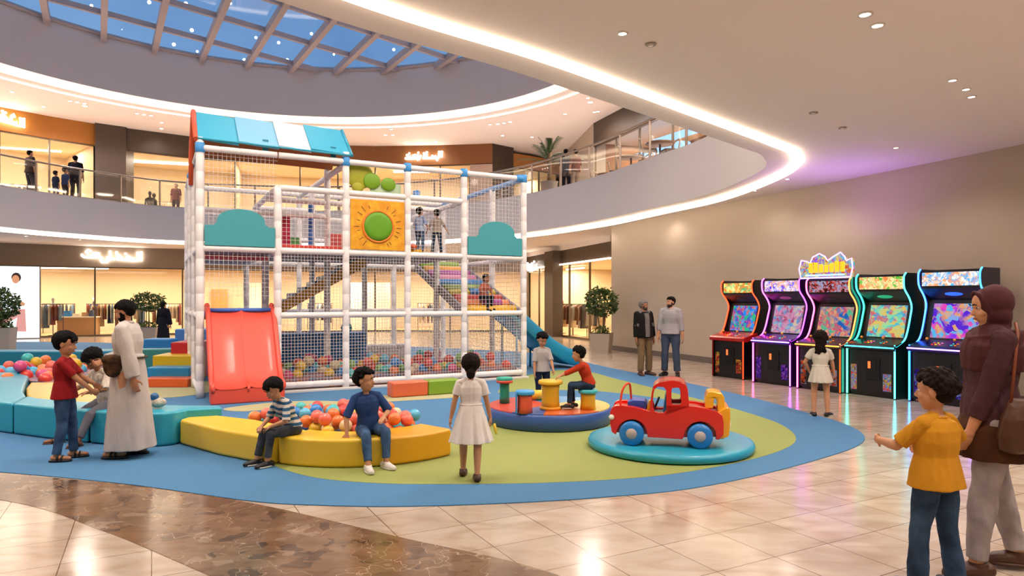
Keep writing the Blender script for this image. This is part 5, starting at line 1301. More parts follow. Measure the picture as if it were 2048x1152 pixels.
# 1 boy in the red T-shirt
person('boy in dark red T-shirt and jeans standing beside the teal blocks', (-4.74, 7.15), (.93, .3), 1.38, vox=.0065, base=.01, feet=[(-.085, .06), (.085, -.05)], footyaw=(-.1, .1),
       hands=[(-.06, .27, .78), (.07, .26, .74)], poles=[(-.8, -.8, -.4), (.9, -.9, -.3)], curl=(1.0, 1.1), palm=[(1, 0, .2), (-1, 0, .3)], hp=.18, hair=('short', 'fringe'), top=(cloth('dark_red_jersey', '#951b20'), -.12), bottom=(JEAN, .98), shoes=(LEA, 'sandal'), sleeve=.42)
# 2 boy seated on the teal block
person('boy in beige shirt sitting on the teal block with head bowed', (-4.93, 8.22), (-.42, -.9), 1.42, vox=.0065, seat=.405, hip=(0, -.02), lean=.3, feet=[(-.1, .42, -.0), (.3, .4, 0)], footyaw=(-.2, .5), legpole=[(-.1, .6, 1), (.3, .6, 1)],
       hands=[(-.12, .32, .62), (.14, .34, .62)], poles=[(-1, -.4, -.6), (1, -.4, -.6)], curl=(.8, .8), palm=[(0, 0, -1), (0, 0, -1)], hp=.75, skin=SKIN_D, hair=('short', 'fringe'), top=(cloth('beige_print_cotton', '#b9a892', .4, 26, '#d8cdbf'), -.02), bottom=(cloth('grey_trousers', '#6f6c74', .2, 8), .93), shoes=(LEAB, 'sandal'))
# 3 man in the white robe with a waist bag
pm = person('bearded man in long white robe with brown waist bag, standing among the boys', (-4.15, 7.32), (-.97, -.16), 1.7, child=False, vox=.0085, base=.01, feet=[(-.1, .06), (.1, -.08)], footyaw=(.0, .1), hands=[(-.19, -.12, .8), (.0, .24, 1.03)], poles=[(-.4, -1, 0), (.9, -.6, -.5)],
       palm=[(1, 0, 0), (-1, 0, .4)], curl=(.7, 1.0), lean=.04, hp=.35, hair=('short',), beard=HAIR, thobe=(cloth('white_robe_cotton', '#c3bab4', .06, 5), .09, .155), shoes=(LEA, 'sandal'))
c = MB(); c.sphere((-.17, .1, 1.0), (.05, .1, .12), 18, 12); c.sphere((-.18, .1, 1.06), (.055, .11, .055), 18, 12); c.sphere((-.17, .1, .93), (.05, .075, .06), 14, 10)
bg_ = remesh(c, 'bag_body', cloth('brown_canvas', '#5d4128', .45, 14, '#33241a'), None, .008, 3, .004, 10)
wb = thing('waist_bag', 'brown canvas bag at the waist of the man in the white robe', 'bag', pm['t'].location, pm['t'].rotation_euler.z); bg_.parent = wb
MB().tube([(math.cos(a*PI/14)*.19, math.sin(a*PI/14)*.165+.0, 1.07) for a in range(28)], .012, 6, closed=True, caps=False).build('strap', mat('bag_strap', '#3a2a1c', .7), wb)
# toy in front of him
tb = thing('toy_bundle', 'small heap of toys, blue and white, on the teal block beside the robed man', 'toy', (-4.25, 8.1, .41))
MB().sphere((0, 0, .06), (.1, .08, .06)).build('white_toy', cloth('toy_cream', '#c9bfae', .4, 30), tb); MB().sphere((-.03, -.02, .13), (.05, .05, .05)).build('blue_toy', mat('toy_blue', '#1d5a8c', .4), tb); MB().sphere((-.13, .02, .05), (.06, .06, .05)).build('grey_toy', cloth('toy_grey', '#8d827c'), tb)
# 5 boy with the striped shirt
person('boy in blue and white striped T-shirt sitting on the left end of the yellow arc', (-2.3, 7.08), (-.72, -.7), 1.22, vox=.006, seat=.3, lean=.42, feet=[(-.06, .3, .01), (.1, .34, .01)], footyaw=(-.1, .1), legpole=[(0, .6, 1), (.05, .6, 1)],
       hands=[(-.08, .27, .42), (.08, .29, .41)], poles=[(-1, -.5, -.5), (1, -.5, -.6)], curl=(.9, .9), palm=[(0, 0, -1), (0, 0, -1)], hp=.5, hair=('short', 'fringe'), top=(stripe_mat('striped_jersey', '#ccc3b9', '#2f5a7d', 17, 2, .5), -.03), bottom=(JEANG, .93), shoes=(LEA, 'sneaker', SOLEW))
# 6 boy with the blue T-shirt
person('boy in blue T-shirt with curly hair sitting on the yellow arc', (-1.5, 7.07), (.35, -.94), 1.32, vox=.006, seat=.3, lean=.12, slean=.1, feet=[(-.12, .36, .01), (.07, .44, .01)], footyaw=(-.45, -.1), legpole=[(-.15, .5, 1), (.0, .5, 1)],
       hands=[(-.12, .2, .5), (.24, .12, .34)], poles=[(-1, -.3, -1), (1, -.6, -.3)], curl=(.6, .5), palm=[(0, 0, -1), (0, 0, -1)], hy=1.0, hair=('short', 'curly'), top=(cloth('navy_blue_jersey', '#2f4a7e'), -.04), bottom=(JEAN, .93), shoes=(LEAW, 'sneaker', LEAW))
# 7 girl in the white dress
person('girl in white dress with low bun walking towards the play frame', (-.39, 6.4), (-.05, 1), 1.2, vox=.006, base=.012, feet=[(-.075, .1), (.06, -.12)], footyaw=(.1, -.1), hands=[(-.21, -.02, .48), (.2, .05, .49)], curl=(.7, .8), lean=.02,
       hair=('short', 'bun'), hairm=HAIRB, dress=(cloth('white_cotton', '#e8dfd8', .05, 20), .35, .168), shoes=(LEAB, 'sneaker', LEAB))
bd = MB().tube([(-.0, 0, 0), (.01, -.01, -.05), (.02, -.02, -.1)], [.012, .016, .008], 8).build('yellow_toy', mat('toy_yellow', '#e0c030', .5)); bd.location = (-.17, 6.45, .52); tag(bd, 'small yellow toy in the right hand of the girl in white dress', 'toy')
# 8 boy in the grey T-shirt
person('boy in pale grey T-shirt standing behind the round platform', (.47, 10.62), (.35, -.93), 1.2, vox=.0075, base=.012, hands=[(-.12, .17, .6), (.17, .1, .5)], poles=[(-1, -.6, 0), (1, -.6, -.2)], palm=[(1, 0, .2), (-1, 0, 0)], hp=.45, hair=('short', 'curly'), top=(cloth('pale_grey_jersey', '#b3adaa', .06), -.12), bottom=(cloth('navy_trousers', '#1c2740'), .95), shoes=(LEA, 'sneaker', LEA))
# 9 boy on the stool
person('boy in orange red sweater sitting on the yellow stool', (STOOL[0]+.02, STOOL[1]), (-.96, .1), 1.12, vox=.007, base=0, seat=STOOL[2]-.0, lean=.34, feet=[(-.07, .27, .25), (.08, .22, .25)], legpole=[(0, 1, .7), (0, 1, .7)], hands=[(-.05, .43, .66), (.07, .45, .65)], poles=[(-.9, -.3, -1), (.9, -.3, -1)],
       palm=[(0, 0, -1), (0, 0, -1)], hp=.1, hair=('short', 'curly'), top=(cloth('orange_red_jersey', '#b8391c', .1), -.04), bottom=(JEAND, .95), shoes=(LEA, 'sneaker', SOLEW), sleeve=.85)
# 10, 11 the two men by the wall
p10 = person('bearded man in open black jacket and khaki trousers by the beige wall', (2.97, 15.25), (.45, -.9), 1.71, child=False, vox=.011, feet=[(-.13, .02), (.12, .05)], footyaw=(-.4, .3), hy=.6, hair=('short',), hairm=mat('hair_grey', '#6d6560', .7), beard=mat('beard_dark', '#3a332f', .8), skin=SKIN_D,
       top=(cloth('grey_shirt', '#6f6864'), -.08), bottom=(cloth('khaki_twill', '#7a6243', .12), .97, 1.5), shoes=(LEAB, 'sneaker', LEA), girth=1.05)
c = MB(); T = p10['tring']
c.rings([T(-.14, .128, .1, -.004), T(.12, .126, .1, -.004), T(.38, .114, .09, -.004), T(.62, .114, .09, -.004), T(.82, .108, .084, -.004), T(.94, .085, .064, -.004), T(1.02, .05, .046, -.004)])
for i in range(2):
    s, e, w_ = p10['sh'][i], p10['elb'][i], p10['wr'][i]; rr = p10['r']['ua']
    limb(c, s, e, [(0, rr*1.45), (1, rr*1.3)]); c.tube([e, e.lerp(w_, .9)], [rr*1.35, rr*1.15], 14)
remesh(c, 'jacket', cloth('black_jacket_cloth', '#15120f', .1), p10['t'], .012, 2, .004, 7)
c = MB(); S = p10['S']; c.rings([[tuple(S(u, x*.034*1.71 + .01, (.112 if u < .3 else (.104 if u < .9 else .08))*1.71*(1 if abs(x) < 1 else .93))) for x in (-1, -.5, 0, .5, 1)] + [tuple(S(u, x*.034*1.71+.01, .03*1.71)) for x in (1, .5, 0, -.5, -1)] for u in (-.1, .2, .45, .7, .95)], smooth=False)
c.build('shirt_front', cloth('grey_check_shirt', '#77706b', .3, 40), p10['t'], fix=True)
person('man in pale grey sweater and blue jeans by the beige wall', (3.56, 15.15), (-.4, -.9), 1.79, child=False, vox=.011, feet=[(-.16, .05), (.13, .02)], footyaw=(-.2, .4), hy=-.55, hair=('short',), beard=mat('beard_short', '#241a16', .8), skin=SKIN,
       hands=[(-.28, .04, .82), (.26, .1, .88)], poles=[(-1, -.6, 0), (1, -.6, 0)], top=(cloth('pale_grey_knit', '#a19c9c', .06), -.06), bottom=(cloth('slate_jeans', '#414c60', .2, 8), .97, 1.45), shoes=(LEA, 'sneaker', LEA), sleeve=.78, girth=1.05)
# 12 girl at the arcade
person('little girl in cream dress with curly hair standing at the arcade machines', (4.5, 9.85), (.35, .93), 1.27, vox=.007, feet=[(-.09, 0), (.1, .03)], footyaw=(-.2, .5), hands=[(-.15, .12, .66), (.2, .16, .6)], poles=[(-1, -.6, 0), (1, -.6, 0)],
       hair=('short', 'curly', 'longcurly'), hairm=HAIRB, dress=(cloth('cream_cotton', '#d0c5b6', .05, 20), .5, .13), shoes=(LEA, 'sneaker', SOLEW), skin=SKIN_L)
# 13 boy with the yellow T-shirt
person('boy in mustard yellow T-shirt seen from behind in the foreground', (2.47, 3.93), (-.42, .9), 1.32, girth=1.09, vox=.0048, feet=[(-.09, .05), (.12, -.04)], footyaw=(-.1, .3), hands=[(-.1, .28, .84), (.2, .18, .8)], poles=[(-.9, -.9, -.5), (1, -.9, -.2)], curl=(1.2, .9), palm=[(1, 0, 0), (-1, 0, 0)],
       hy=.35, hp=.05, hair=('short', 'curly'), hairm=HAIRB, top=(cloth('mustard_jersey', '#c98a1e', .08, 8), -.13), bottom=(cloth('worn_denim', '#3b5370', .45, 5, '#1f2f45'), .98, 1.5), shoes=(LEA, 'sneaker', SOLEW), ease=1.04, sleeve=.42, skin=SKIN)
# 14 woman with the headscarf
W = person('woman in plum headscarf and top with pale jeans and brown bag at the right edge', (2.98, 4.2), (-.95, .22), 1.8, child=False, vox=.0055, feet=[(-.1, .12), (.12, -.2)], footyaw=(-.2, .1), hands=[(-.13, .17, .88), (.22, .05, .86)], poles=[(-.6, -1, -.2), (.8, -1, 0)], curl=(.7, .7), palm=[(1, .2, 0), (-1, 0, 0)],
       hp=.16, hair=('none',), top=(cloth('plum_knit', '#4a2c2f', .1, 20), -.16), bottom=(JEANP, .97, 1.2), shoes=(LEAB, 'sneaker', LEAB), sleeve=.86, skin=SKIN_L, girth=1.02, ease=1.0)
PLUM = cloth('plum_scarf_cloth', '#4c2526', .12, 9); h2 = MB(); HM = W['HM']; c = MB()
h2.sphere((0, -.12, .12), (.45, .46, .46), 28, 18); h2.sphere((0, -.12, -.2), (.42, .36, .46), 24, 16); h2.sphere((0, -.06, -.5), (.36, .36, .22), 20, 12)
for s in (-1, 1): h2.tube([(s*.0, .27, .46), (s*.17, .25, .38), (s*.27, .2, .22), (s*.33, .15, .05), (s*.32, .12, -.15), (s*.23, .15, -.38), (0, .17, -.53)], .055, 10)
xs(h2, c, HM); S, H_ = W['S'], 1.78
c.rings([W['tring'](u, a, b_, dy) for u, a, b_, dy in ((.55, .105, .085, -.004), (.72, .118, .086, -.004), (.84, .118, .08, -.004), (.93, .095, .066, -.002), (1.0, .062, .05, -.004), (1.08, .045, .04, -.012))])
for k in range(4):
    o = .035*k
    c.tube([S(.98-o, -.1*H_, -.03*H_), S(.94-o*1.3, -.07*H_, .042*H_), S(.9-o*1.5, .0, .062*H_+o*.2), S(.94-o*1.3, .075*H_, .038*H_), S(.98-o, .105*H_, -.02*H_), S(.98-o, .05*H_, -.075*H_), S(.98-o, -.05*H_, -.075*H_), S(.98-o, -.1*H_, -.03*H_)], .013*H_, 8)
remesh(c, 'headscarf', PLUM, W['t'], .006, 3, .004, 4.5)
# brown tunic panel below the top
c = MB(); T = W['tring']; c.rings([T(-.46, .128, .108, .0), T(-.3, .126, .104, 0), T(-.12, .12, .1), T(.02, .1, .08)])
remesh(c, 'tunic_hem', cloth('brown_tunic_cloth', '#4a2b18', .2, 6), W['t'], .008, 2, .006, 5)
bgt = thing('shoulder_bag', 'brown leather shoulder bag on the hip of the woman in the headscarf', 'bag', W['t'].location, W['t'].rotation_euler.z)
c = MB()
rg = []
for (z, w_, y0, y1) in ((.80, .03, -.22, .02), (.82, .07, -.27, .06), (.9, .085, -.28, .07), (1.0, .075, -.25, .05), (1.08, .05, -.21, .02), (1.12, .03, -.18, 0)):
    rg.append([(-.24 + dx*w_, yy, z) for dx, yy in [(math.cos(a*PI/12), (y0+y1)/2 + (y1-y0)/2*math.sin(a*PI/12)) for a in range(24)]])
c.rings(rg); remesh(c, 'bag_body', mat('brown_leather', '#53301a', .45, var=.3, vs=6, bump=.3, bs=30), bgt, .008, 2, .005, 6)
MB().tube([(-.25, .0, 1.08), (-.25, -.02, 1.32), (-.22, -.05, 1.5), (-.17, -.06, 1.56), (-.12, -.1, 1.5), (-.2, -.14, 1.28), (-.25, -.16, 1.08)], .009, 8).build('strap', mat('tan_strap', '#7a3a1c', .5), bgt)
MB().tube([(-.315, -.15, 1.0), (-.33, -.1, 1.02), (-.315, -.04, 1.0)], .006, 6).build('clasp', M_STEEL, bgt)
# children inside the frame
kx = fw(4.16, .42); person('child in white shirt on the upper deck of the play frame, left of the pair', kx[:2], (.5, .85), 1.0, vox=.009, base=2.64, simple=True, hands=[(-.18, .08, .5), (.14, .14, .55)], top=(cloth('white_blue_jersey', '#b9c2d2', .3, 5, '#5a86c8'), -.1), bottom=(JEAN, .95), shoes=(LEA, 'sneaker', LEA))
kx = fw(4.54, .42); person('child in beige shirt on the upper deck of the play frame, right of the pair', kx[:2], (-.4, .9), .98, vox=.009, base=2.64, simple=True, feet=[(-.1, 0), (.1, 0)], hands=[(-.2, .08, .48), (.24, .0, .5)], hairm=HAIRB, top=(cloth('taupe_jersey', '#a8968a', .1), -.1), bottom=(JEAND, .95), shoes=(LEA, 'sneaker', LEA))
kx = fw(5.55, .3); person('child in coral shirt sitting on the coloured roller steps', kx[:2], (.75, -.65), 1.06, vox=.009, base=0, seat=1.7, lean=.15, slean=-.1, feet=[(-.06, .2, 1.48), (.08, .22, 1.46)], legpole=[(0, 1, .6), (0, 1, .6)], simple=True, hands=[(-.1, .18, 1.84), (.12, .2, 1.84)], poles=[(-1, -.4, -.5), (1, -.4, -.5)], skin=SKIN_D,
       top=(cloth('coral_jersey', '#b5604a', .1), -.04), bottom=(cloth('black_leggings', '#1b1f2a'), .95), shoes=(LEA, 'sneaker', LEA))
# far people
person('woman with long dark hair in black cloak beside the left planter', at(327, 23.5), (.2, 1), 1.66, child=False, vox=.016, simple=True, hair=('long',), hairm=HAIRB, thobe=(cloth('black_cloak_cloth', '#15131a'), .05, .15), shoes=None)
def far(label, px, D, dv, H, z, top, bot, **k):
    x, y = at(px, D); return person(label, (x, y), dv, H, child=H < 1.4, vox=.02, simple=True, base=z, top=top, bottom=bot, shoes=(LEA, 'sneaker', LEA), **k)
DK = cloth('far_dark_cloth', '#22212b'); NV = cloth('far_navy_cloth', '#22304a'); BR_ = cloth('far_brown_cloth', '#4a3a34'); RD_ = cloth('far_rust_cloth', '#6e3a30'); BE = cloth('far_beige_cloth', '#a08a74'); BL = cloth('far_blue_cloth', '#3a4f7a')
far('person in dark clothes leaning at the upper railing, farthest left', 60, 24.9, (.4, .9), 1.74, ZS, (BR_, -.1), (DK, .97))
far('child in navy at the upper railing, left of the group of three', 111, 25.7, (.1, 1), 1.15, ZS, (NV, -.1), (NV, .97))
far('child in dark blue at the upper railing, middle of the group of three', 130, 25.9, (.3, 1), 1.32, ZS, (BL, -.1), (DK, .97))
far('tall person in black at the upper railing, right of the group of three', 151, 26.2, (-.3, 1), 1.82, ZS, (DK, -.15), (DK, .97))
far('person in rust top standing at the upper railing beside the play frame', 352, 31, (.2, -1), 1.55, ZS, (RD_, -.1), (BR_, .97))
far('person in dark coat at the upper railing beside the palm', 1132, 24.6, (.3, 1), 1.72, ZS, (NV, -.2), (DK, .97))
far('person in rust coat at the upper railing right of the palm', 1151, 24.2, (-.5, 1), 1.62, ZS, (RD_, -.2), (BE, .97))
# ================================================================= plants, shop contents, cafe
M_POT = mat('planter_stone', '#ab9c8c', .6, bump=.1, bs=30); M_SOIL = mat('soil', '#3a2c20', .9); M_TRUNK = mat('trunk_bark', '#8a6b4a', .8, bump=.4, bs=30)
M_LEAF = mat('leaf_green', '#54682a', .55, var=.4, vs=3, col2='#33471c'); M_PALM = mat('palm_green', '#3f5a2a', .5, var=.3, vs=3)
def leaves(c, rx, rz, n, size, seed, m=None, par=None, name='foliage'):
    rnd = random.Random(seed); mb = MB()
    for i in range(n):
        while True:
            p = Vector((rnd.uniform(-1, 1), rnd.uniform(-1, 1), rnd.uniform(-1, 1)))
            if .3 < p.length < 1: break
        p = p.normalized()*(p.length**.45); p *= 1 + .16*math.sin(p.x*7+seed)*math.cos(p.y*6+p.z*5)
        o = Vector((c[0]+p.x*rx, c[1]+p.y*rx, c[2]+p.z*rz))
        a = Vector((rnd.gauss(0, 1), rnd.gauss(0, 1), rnd.gauss(.2, .7))).normalized(); b = a.cross(Vector((rnd.gauss(0, 1), rnd.gauss(0, 1), rnd.gauss(0, 1)))).normalized()
        L = size*rnd.uniform(.7, 1.3); W_ = L*.28; u = a.cross(b)*L*.12
        mb.add([o, o+a*L*.5+b*W_+u, o+a*L, o+a*L*.5-b*W_+u], [(0,1,2,3)])
    return mb.build(name, m or M_LEAF, par)
def planter(px, D, w_, h, crown_z, rx, rz, label, seed, stems=1, ang=.3, n=900):
    x, y = at(px, D); t = thing('planter', label, 'potted plant', (x, y, 0), ang)
    MB().rings([[(a, b, z) for a, b in rrect(-w_*s/2, -w_*s/2, w_*s/2, w_*s/2, .03)] for z, s in ((0, .86), (h-.04, 1), (h, 1.02))], smooth=False).build('pot', M_POT, t)
    MB().box((-w_*.46, -w_*.46, h-.02), (w_*.46, w_*.46, h+.012)).build('soil', M_SOIL, t)
    rnd = random.Random(seed)
    for k in range(stems):
        dx, dy = rnd.uniform(-.12, .12)*(stems > 1), rnd.uniform(-.1, .1)*(stems > 1)
        MB().tube(spline([(dx*.5, dy*.5, h), (dx+.02, dy, h+(crown_z-h)*.4), (dx*1.6-.02, dy*1.5, crown_z)], 4), [.03, .028, .026, .024, .022, .02, .019, .018, .016], 8).build('stem', M_TRUNK, t)
    leaves((0, 0, crown_z), rx, rz, n, .12, seed, par=t)
    leaves((0, 0, h+.08), w_*.42, .12, 160, .1, seed+5, par=t, name='undergrowth')
    return t
planter(5, 21.4, .62, .82, 1.55, .42, .5, 'potted shrub in a grey planter at the left picture edge', 3, 3)
planter(297, 27, .75, .62, 1.62, .58, .38, 'potted tree with flat crown before the ground floor shop', 4, 1, .2)
planter(1203, 21.9, .66, .62, 1.62, .52, .46, 'potted tree in a beige planter beside the end of the beige wall', 5, 4, -.35, 1100)
x, y = at(1098, 25.6); t = thing('potted_palm', 'palm plant rising behind the upper glass railing', 'potted plant', (x, y, ZS))
MB().lathe([(.2, 0), (.26, .5), (.27, .52), (.2, .5)], 20).build('pot', M_POT, t)
MB().tube([(0, 0, .4), (.02, 0, .9), (0, 0, 1.35)], [.07, .06, .08], 10).build('stem', M_TRUNK, t)
rnd = random.Random(8)
for k in range(22):
    a = k*2.4; el = rnd.uniform(.25, 1.35); L = rnd.uniform(.75, 1.15); mb = MB(); h0 = rnd.uniform(1.0, 1.35)
    pts = [Vector((math.cos(a)*math.cos(el)*L*s, math.sin(a)*math.cos(el)*L*s, h0+math.sin(el)*L*s - .35*s*s*L)) for s in (0, .25, .5, .75, 1)]
    sd = Vector((-math.sin(a), math.cos(a), 0)); mb.tube(pts, [.012, .01, .008, .006, .003], 5)
    P_ = spline(pts, 4)
    for j in range(3, len(P_)-1):
        for s in (-1, 1):
            d = (P_[j+1]-P_[j]).normalized(); e = P_[j] + (d*.7+sd*s*.7)*.24*(1-j/len(P_)*.5) - Vector((0, 0, .05)); o = P_[j]
            mb.add([o - d*.015, e, o + d*.02], [(0,1,2)])
    mb.build('frond', M_PALM, t)
t.scale = (1.3, 1.3, 1.3)

# ---- clothes racks and garments
CLC = ['#ded5c8', '#b9a48a', '#2e2e36', '#8a4a36', '#c9b9a4', '#4a4a52', '#e8e2d8', '#9a6a4a', '#6f7f90', '#d9c8b0']
M_RAIL = mat('rack_rail', '#5a4a3c', .4, .6)
rack0 = None
def make_rack():
    t = thing('clothes_rack', 'metal clothes rack', 'clothes rack', (0, 0, 0), 0, 'clothes racks in the shops')
    for s in (-1, 1):
        MB().tube([(s*.7, 0, 0), (s*.7, 0, 1.5)], .018, 8).build('upright', M_RAIL, t)
        MB().box((s*.7-.02, -.25, 0), (s*.7+.02, .25, .03)).build('foot', M_RAIL, t)
    MB().tube([(-.72, 0, 1.5), (.72, 0, 1.5)], .018, 8).build('top_rail', M_RAIL, t)
    return t
gar = {}
def garment(c, L):
    k = (c, L)
    if k not in gar:
        mb = MB(); rg = []
        for z, w_, d in ((0, .02, .02), (-.06, .1, .035), (-.1, .2, .045), (-.3, .17, .05), (-L*.7, .19, .05), (-L, .21, .055)):
            rg.append([(d*math.sin(2*PI*i/14)*(1+.25*math.sin(i*3)), w_*math.cos(2*PI*i/14), z) for i in range(14)])
        mb.rings(rg[::-1]); me = mb.mesh('hanging_garment'); me.materials.append(cloth('garment_'+c, c, .1, 9)); gar[k] = me
    return gar[k]
rk = random.Random(31)
def place_rack(px, D, rz, where, z=0, n=9):
    global rack0
    x, y = at(px, D)
    lb = 'clothes rack ' + where
    if rack0 is None: rack0 = make_rack(); r = rack0; r.location = (x, y, z); r.rotation_euler = (0, 0, rz); r['label'] = lb
    else: r = copy_tree(rack0, (x, y, z), rz, lb)
    for i in range(n):
        c = rk.choice(CLC); u = -.6+1.2*i/(n-1)+rk.uniform(-.03, .03)
        o = bpy.data.objects.new('hanging_garment', garment(c, rk.choice((.75, .95, 1.1)))); COL.objects.link(o)
        o.location = (x+u*math.cos(rz), y+u*math.sin(rz), z+1.485); o.rotation_euler = (0, 0, rz+rk.uniform(-.2, .2))
        tag(o, 'garment hanging on the clothes rack ' + where, 'garment', 'garments on the rack ' + where)
for px, D, rz, wh in ((93, 31.5, .2, 'beside the lit poster'), (118, 34.2, .3, 'behind the display table'), (205, 33.6, .25, 'right of the display table'), (262, 34.2, .3, 'behind the flat crowned tree'), (335, 35.2, .3, 'at the right end of the taupe shop'),
                      (1072, 37, -1.1, 'at the far end of the dark fascia shop'), (1132, 33, -1.2, 'left of the beige planter'), (1160, 31.6, -1.2, 'behind the beige planter'), (1192, 30.2, -1.2, 'nearest to the beige wall'), (640, 39, .1, 'seen low through the play frame nets'), (860, 39, 0, 'seen through the right nets')):
    place_rack(px, D, rz, wh)
for px, D, rz, wh in ((40, 31, .4, 'in the upper shop at the left edge'), (330, 36.5, .3, 'in the upper shop with dark fascia'), (790, 38.5, 0, 'in the upper shop above the sun panel'), (880, 38.5, 0, 'in the upper shop below the lit sign')):
    place_rack(px, D, rz, wh, ZS, 7)
# display table with folded clothes
x, y = at(158, 32.8); t = thing('display_table', 'wooden display table with pale top in the taupe shop', 'table', (x, y, 0.02), .28)
MB().box((-.8, -.4, 0), (.8, .4, .82)).build('base_block', mat('display_wood', '#c8995a', .5, var=.15, vs=3, stretch=(1, 1, 8)), t, .01)
MB().box((-.86, -.45, .82), (.86, .45, .88)).build('table_top', mat('display_top', '#efe4cf', .4), t, .01)
for dx, w_, h, c, lb in ((-.5, .35, .28, '#3f7ab8', 'blue folded clothes heap on the display table'), (-.1, .3, .14, '#e8dcc8', 'cream folded clothes on the display table'), (.25, .25, .2, '#b08a6a', 'tan folded clothes on the display table'), (.55, .2, .3, '#49546a', 'dark blue folded clothes on the display table')):
    a = .28; m_ = MB()
    for k in range(3): m_.rings([[(px_, py_, z) for px_, py_ in rrect(-w_/2+.01*k, -.14, w_/2-.01*k, .14, .04)] for z in (h*k/3, h*k/3+.01, h*(k+1)/3-.01, h*(k+1)/3-.002)])
    o = m_.build('folded_clothes', cloth('fold_'+c, c)); o.location = (x+dx*math.cos(a), y+dx*math.sin(a), .902); o.rotation_euler = (0, 0, a)
    tag(o, lb, 'folded clothes', 'folded clothes on the display table')
# mannequins
def mannequin(px, D, z, label, c, dark=False):
    x, y = at(px, D); t = thing('mannequin', label, 'mannequin', (x, y, z), random.Random(px).uniform(-1, 1), 'shop window mannequins')
    m_ = mat('mannequin_dark', '#2b2624', .5) if dark else mat('mannequin_white', '#e3dccf', .5)
    MB().lathe([(.2, 0), (.2, .02), (.02, .03), (.02, .8)], 16, caps=False).build('stand', M_RAIL, t)
    MB().rings([[(a_*math.cos(2*PI*i/18), b_*math.sin(2*PI*i/18), zz) for i in range(18)] for zz, a_, b_ in ((.7, .2, .17), (.95, .17, .13), (1.1, .13, .1), (1.35, .19, .12), (1.45, .18, .09), (1.5, .06, .05), (1.6, .05, .05))]).build('torso', cloth('mannequin_coat_'+c, c), t)
    MB().sphere((0, 0, 1.7), (.08, .1, .12), 14, 10).build('head', m_, t)
    for s in (-1, 1): MB().tube([(s*.19, 0, 1.42), (s*.23, .02, 1.15), (s*.2, .08, .9)], [.05, .045, .035], 8).build('arm', cloth('mannequin_coat_'+c, c), t)
mannequin(106, 32.0, .02, 'white mannequin in a pale shirt beside the lit poster', '#cfd3d6'); mannequin(188, 34.5, .02, 'mannequin in navy clothes behind the display table', '#3a4660')
mannequin(1125, 34.2, .02, 'mannequin in a rust red outfit in the dark fascia shop', '#9a4030'); mannequin(300, 34.8, ZS, 'dark mannequin in a black coat in the upper dark fascia shop', '#2c2824', True); mannequin(308, 35.4, ZS, 'dark mannequin in an olive coat, behind the one in black', '#3a3a28', True)
mannequin(770, 38, ZS, 'mannequin in beige clothes in the upper shop with brown fascia', '#b8a68c'); mannequin(905, 37.8, ZS, 'mannequin in red clothes in the upper shop with brown fascia', '#a83a36')
# lit fashion poster
a, b = at(-12, 29.0), at(79, 29.75); ang = math.atan2(b[1]-a[1], b[0]-a[0]); Lp = math.hypot(b[0]-a[0], b[1]-a[1])
t = thing('lit_poster', 'tall backlit poster of a person in white shirt and pink trousers', 'poster', (a[0], a[1], 0), ang)
MB().box((-.04, -.02, .0), (Lp+.04, .12, 3.2)).build('frame', mat('poster_frame', '#6f6256', .4), t)
MB().box((0, -.05, .04), (Lp, -.02, 3.16)).build('lit_panel', emis('poster_light', '#dfeaf2', 1.15), t)
def fig(pts, c, nm, o=.0): mb = MB(); prism_holes(mb, pts, [], -.06-o, -.05-o); return mb.build(nm, emis('print_'+c, c, .85), t, fix=True)
u = Lp/2+.0
def el(cx, cz, rx, rz, n=20): return [(u+cx+rx*math.cos(2*PI*i/n), cz+rz*math.sin(2*PI*i/n)) for i in range(n)]
fig(el(-.02, 2.68, .17, .21), '#3a2c26', 'printed_hair'); fig(el(-.04, 2.6, .13, .18), '#c98a66', 'printed_face', .01)
fig([(u+.28,2.36),(u+.12,2.44),(u-.1,2.44),(u-.22,2.3),(u-.24,1.7),(u-.2,1.3),(u+.26,1.25),(u+.36,1.7)], '#f4f4f2', 'printed_shirt', .005)
fig([(u-.2,1.62),(u+.1,1.7),(u+.3,1.55),(u+.26,1.44),(u+.02,1.52),(u-.18,1.48)], '#c08a6a', 'printed_arm', .015)
fig([(u+.3,1.3),(u+.34,.32),(u-.05,.34),(u+.02,.95),(u-.4,.62),(u-.5,.82),(u-.16,1.3)], '#cc8f88', 'printed_trousers', .01)
# shop doors and panels seen through the frame
x, y = at(438, 38.5); o = MB().box((-.45, 0, 0), (.45, .06, 2.3)).build('wood_panel', mat('door_wood', '#b08a4f', .5, var=.1, vs=4, stretch=(8, 1, 1))); o.location = (x, y, .02); tag(o, 'brown wooden panel in the shop seen above the red slide', 'panel')
for px, w_, c, lb in ((500, 1.3, '#f2ead8', 'white wall panel behind the left posts of the frame'), (735, 2.6, '#f4f0e6', 'wide white wall panel seen below the sun panel'), (900, 1.4, '#e6d3ae', 'cream wall panel behind the right nets')):
    x, y = at(px, 39.5); o = MB().box((-w_/2, 0, 0), (w_/2, .08, 2.7)).build('partition', mat('panel_'+c, c, .6)); o.location = (x, y, .02); tag(o, lb, 'partition')
